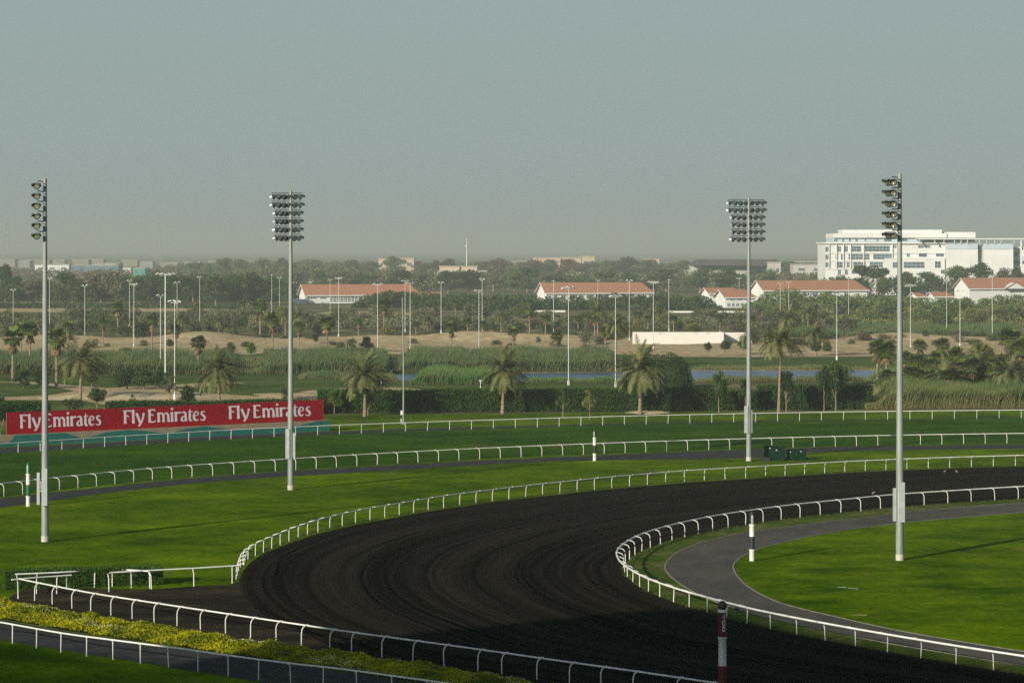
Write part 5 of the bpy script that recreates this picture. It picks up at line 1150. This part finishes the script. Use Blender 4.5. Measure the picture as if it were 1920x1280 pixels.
# ------------------------------------------------------------------ golf cart, birds, sprinkler pipes
g = G(522, 667); o = root('golf_cart', g, 'small golf cart with white roof on the fairway by the reeds', 'golf cart', rz=.2)
MB().box(-1.1, 1.1, -.55, .55, .3, .75).obj('body', m_visor, o); MB().box(-1.0, .9, -.6, .6, 1.75, 1.85).obj('roof', m_hull, o)
b = MB(); [b.tube([(x, y, .7), (x, y, 1.76)], .03, 5) for x in (-.9, .75) for y in (-.5, .5)]; b.obj('roof_posts', m_polew, o)
MB().box(-.5, .1, -.5, .5, .752, .95).obj('seat', m_blackp, o)
for x in (-.75, .75):
    for y in (-.5, .5): MB().lathe([(.22, -.08), (.24, -.04), (.24, .04), (.22, .08)], 12, Matrix.Translation((x, y, .24)) @ Matrix.Rotation(PI/2, 4, 'X')).obj('wheel', m_blackp, o)
def bird(loc, label, rz=0, fly=False, col=None):
    b = MB(); M = Matrix.Translation(loc) @ Matrix.Rotation(rz, 4, 'Z')
    prof = [(-.16, .02), (-.10, .03), (-.04, .06), (.03, .065), (.08, .045), (.11, .035), (.15, .042), (.18, .03), (.20, .01), (.24, .004)]
    pts = [M @ Vector((x, 0, .0 if fly else (.14 + max(0, x) * .7))) for x, r in prof]; b.tube(pts, [r for x, r in prof], 8)
    if fly: b.add([M @ Vector(v) for v in ((.05, 0, .03), (-.05, 0, .03), (-.12, .34, .14), (.0, .16, .10), (.05, 0, .035), (-.05, 0, .035), (-.12, -.34, .14), (.0, -.16, .10))], [(0, 1, 2, 3), (4, 7, 6, 5)])
    else:
        b.tube([M @ Vector((.01, .02, .10)), M @ Vector((.01, .02, 0))], .008, 4); b.tube([M @ Vector((.01, -.02, .10)), M @ Vector((.01, -.02, 0))], .008, 4)
    tag(b.obj('bird', col), label, 'bird')
m_hose = simple('hose_rubber', (.16, .26, .20), (.12, .20, .16), 2)
m_bird = simple('bird_plumage', (.30, .27, .22), (.18, .16, .13), 8, .9)
bird(G(1771, 886, .1), 'left of two small birds standing on the far dirt course', .5, False, m_bird); bird(G(1794, 886, .1), 'right of two small birds standing on the far dirt course', 2.2, False, m_bird)
v = G(1637, 926.5, 1.32); bird(v, 'small bird perched on the inner dirt course rail', .2, False, m_bird)
bird(G(980, 835, 1.4), 'dark bird flying low over the turf course', .2, True, m_pblack)
for x0, y0, x1, y1, lb in ((1570, 1100.5, 1588, 1101, 'left pale length of hose lying on the infield lawn'), (1590, 1102, 1609, 1103.5, 'right pale length of hose lying on the infield lawn'), (1597, 1152.5, 1625, 1152.8, 'thin pale hose lying low on the infield lawn near the path')):
    a_, b_ = G(x0, y0, .05), G(x1, y1, .05); m_ = (a_ + b_) / 2 + Vector((0, .15, 0)); tag(MB().tube([a_, m_, b_], .022, 6).obj('hose', m_hose if x0 < 1592 else m_kerb), lb, 'hose')
# sand ring at the palm foot
mb = MB(); g = G(1215, 774); ri = []
for i in range(24): a_ = 2 * PI * i / 24; e_ = 1 + .25 * math.sin(3 * a_); ri.append((g.x + 3.2 * e_ * math.cos(a_), g.y + 3 * math.sin(a_), 0.0))
ri2 = [(g.x + (p[0] - g.x) * .55, g.y + (p[1] - g.y) * .55, .22 + .08 * math.sin(i * 2.1)) for i, p in enumerate(ri)]
mb.add(ri + ri2 + [(g.x, g.y, .3)], [(i, (i+1) % 24, 24 + (i+1) % 24, 24 + i) for i in range(24)] + [(24 + i, 24 + (i+1) % 24, 48) for i in range(24)], True); tag(mb.obj('sand_heap', m_sand2), 'low heap of pale sand round a palm foot behind the back rail', 'sand heap')

finish_labels()
# ------------------------------------------------------------------ haze
hz = MB().box(-9050, 9050, -250, 16050, -1, 92); me = hz.mesh('haze'); hm = bpy.data.materials.new('haze_air'); hm.use_nodes = True
t = hm.node_tree; t.nodes.remove(t.nodes['Principled BSDF']); pv = t.nodes.new('ShaderNodeVolumePrincipled')
pv.inputs['Color'].default_value = (.44, .50, .48, 1); pv.inputs['Density'].default_value = 2.2e-4; pv.inputs['Anisotropy'].default_value = 0.0
t.links.new(pv.outputs[0], t.nodes['Material Output'].inputs['Volume']); me.materials.append(hm)
tag(put('haze', me), kind='stuff')
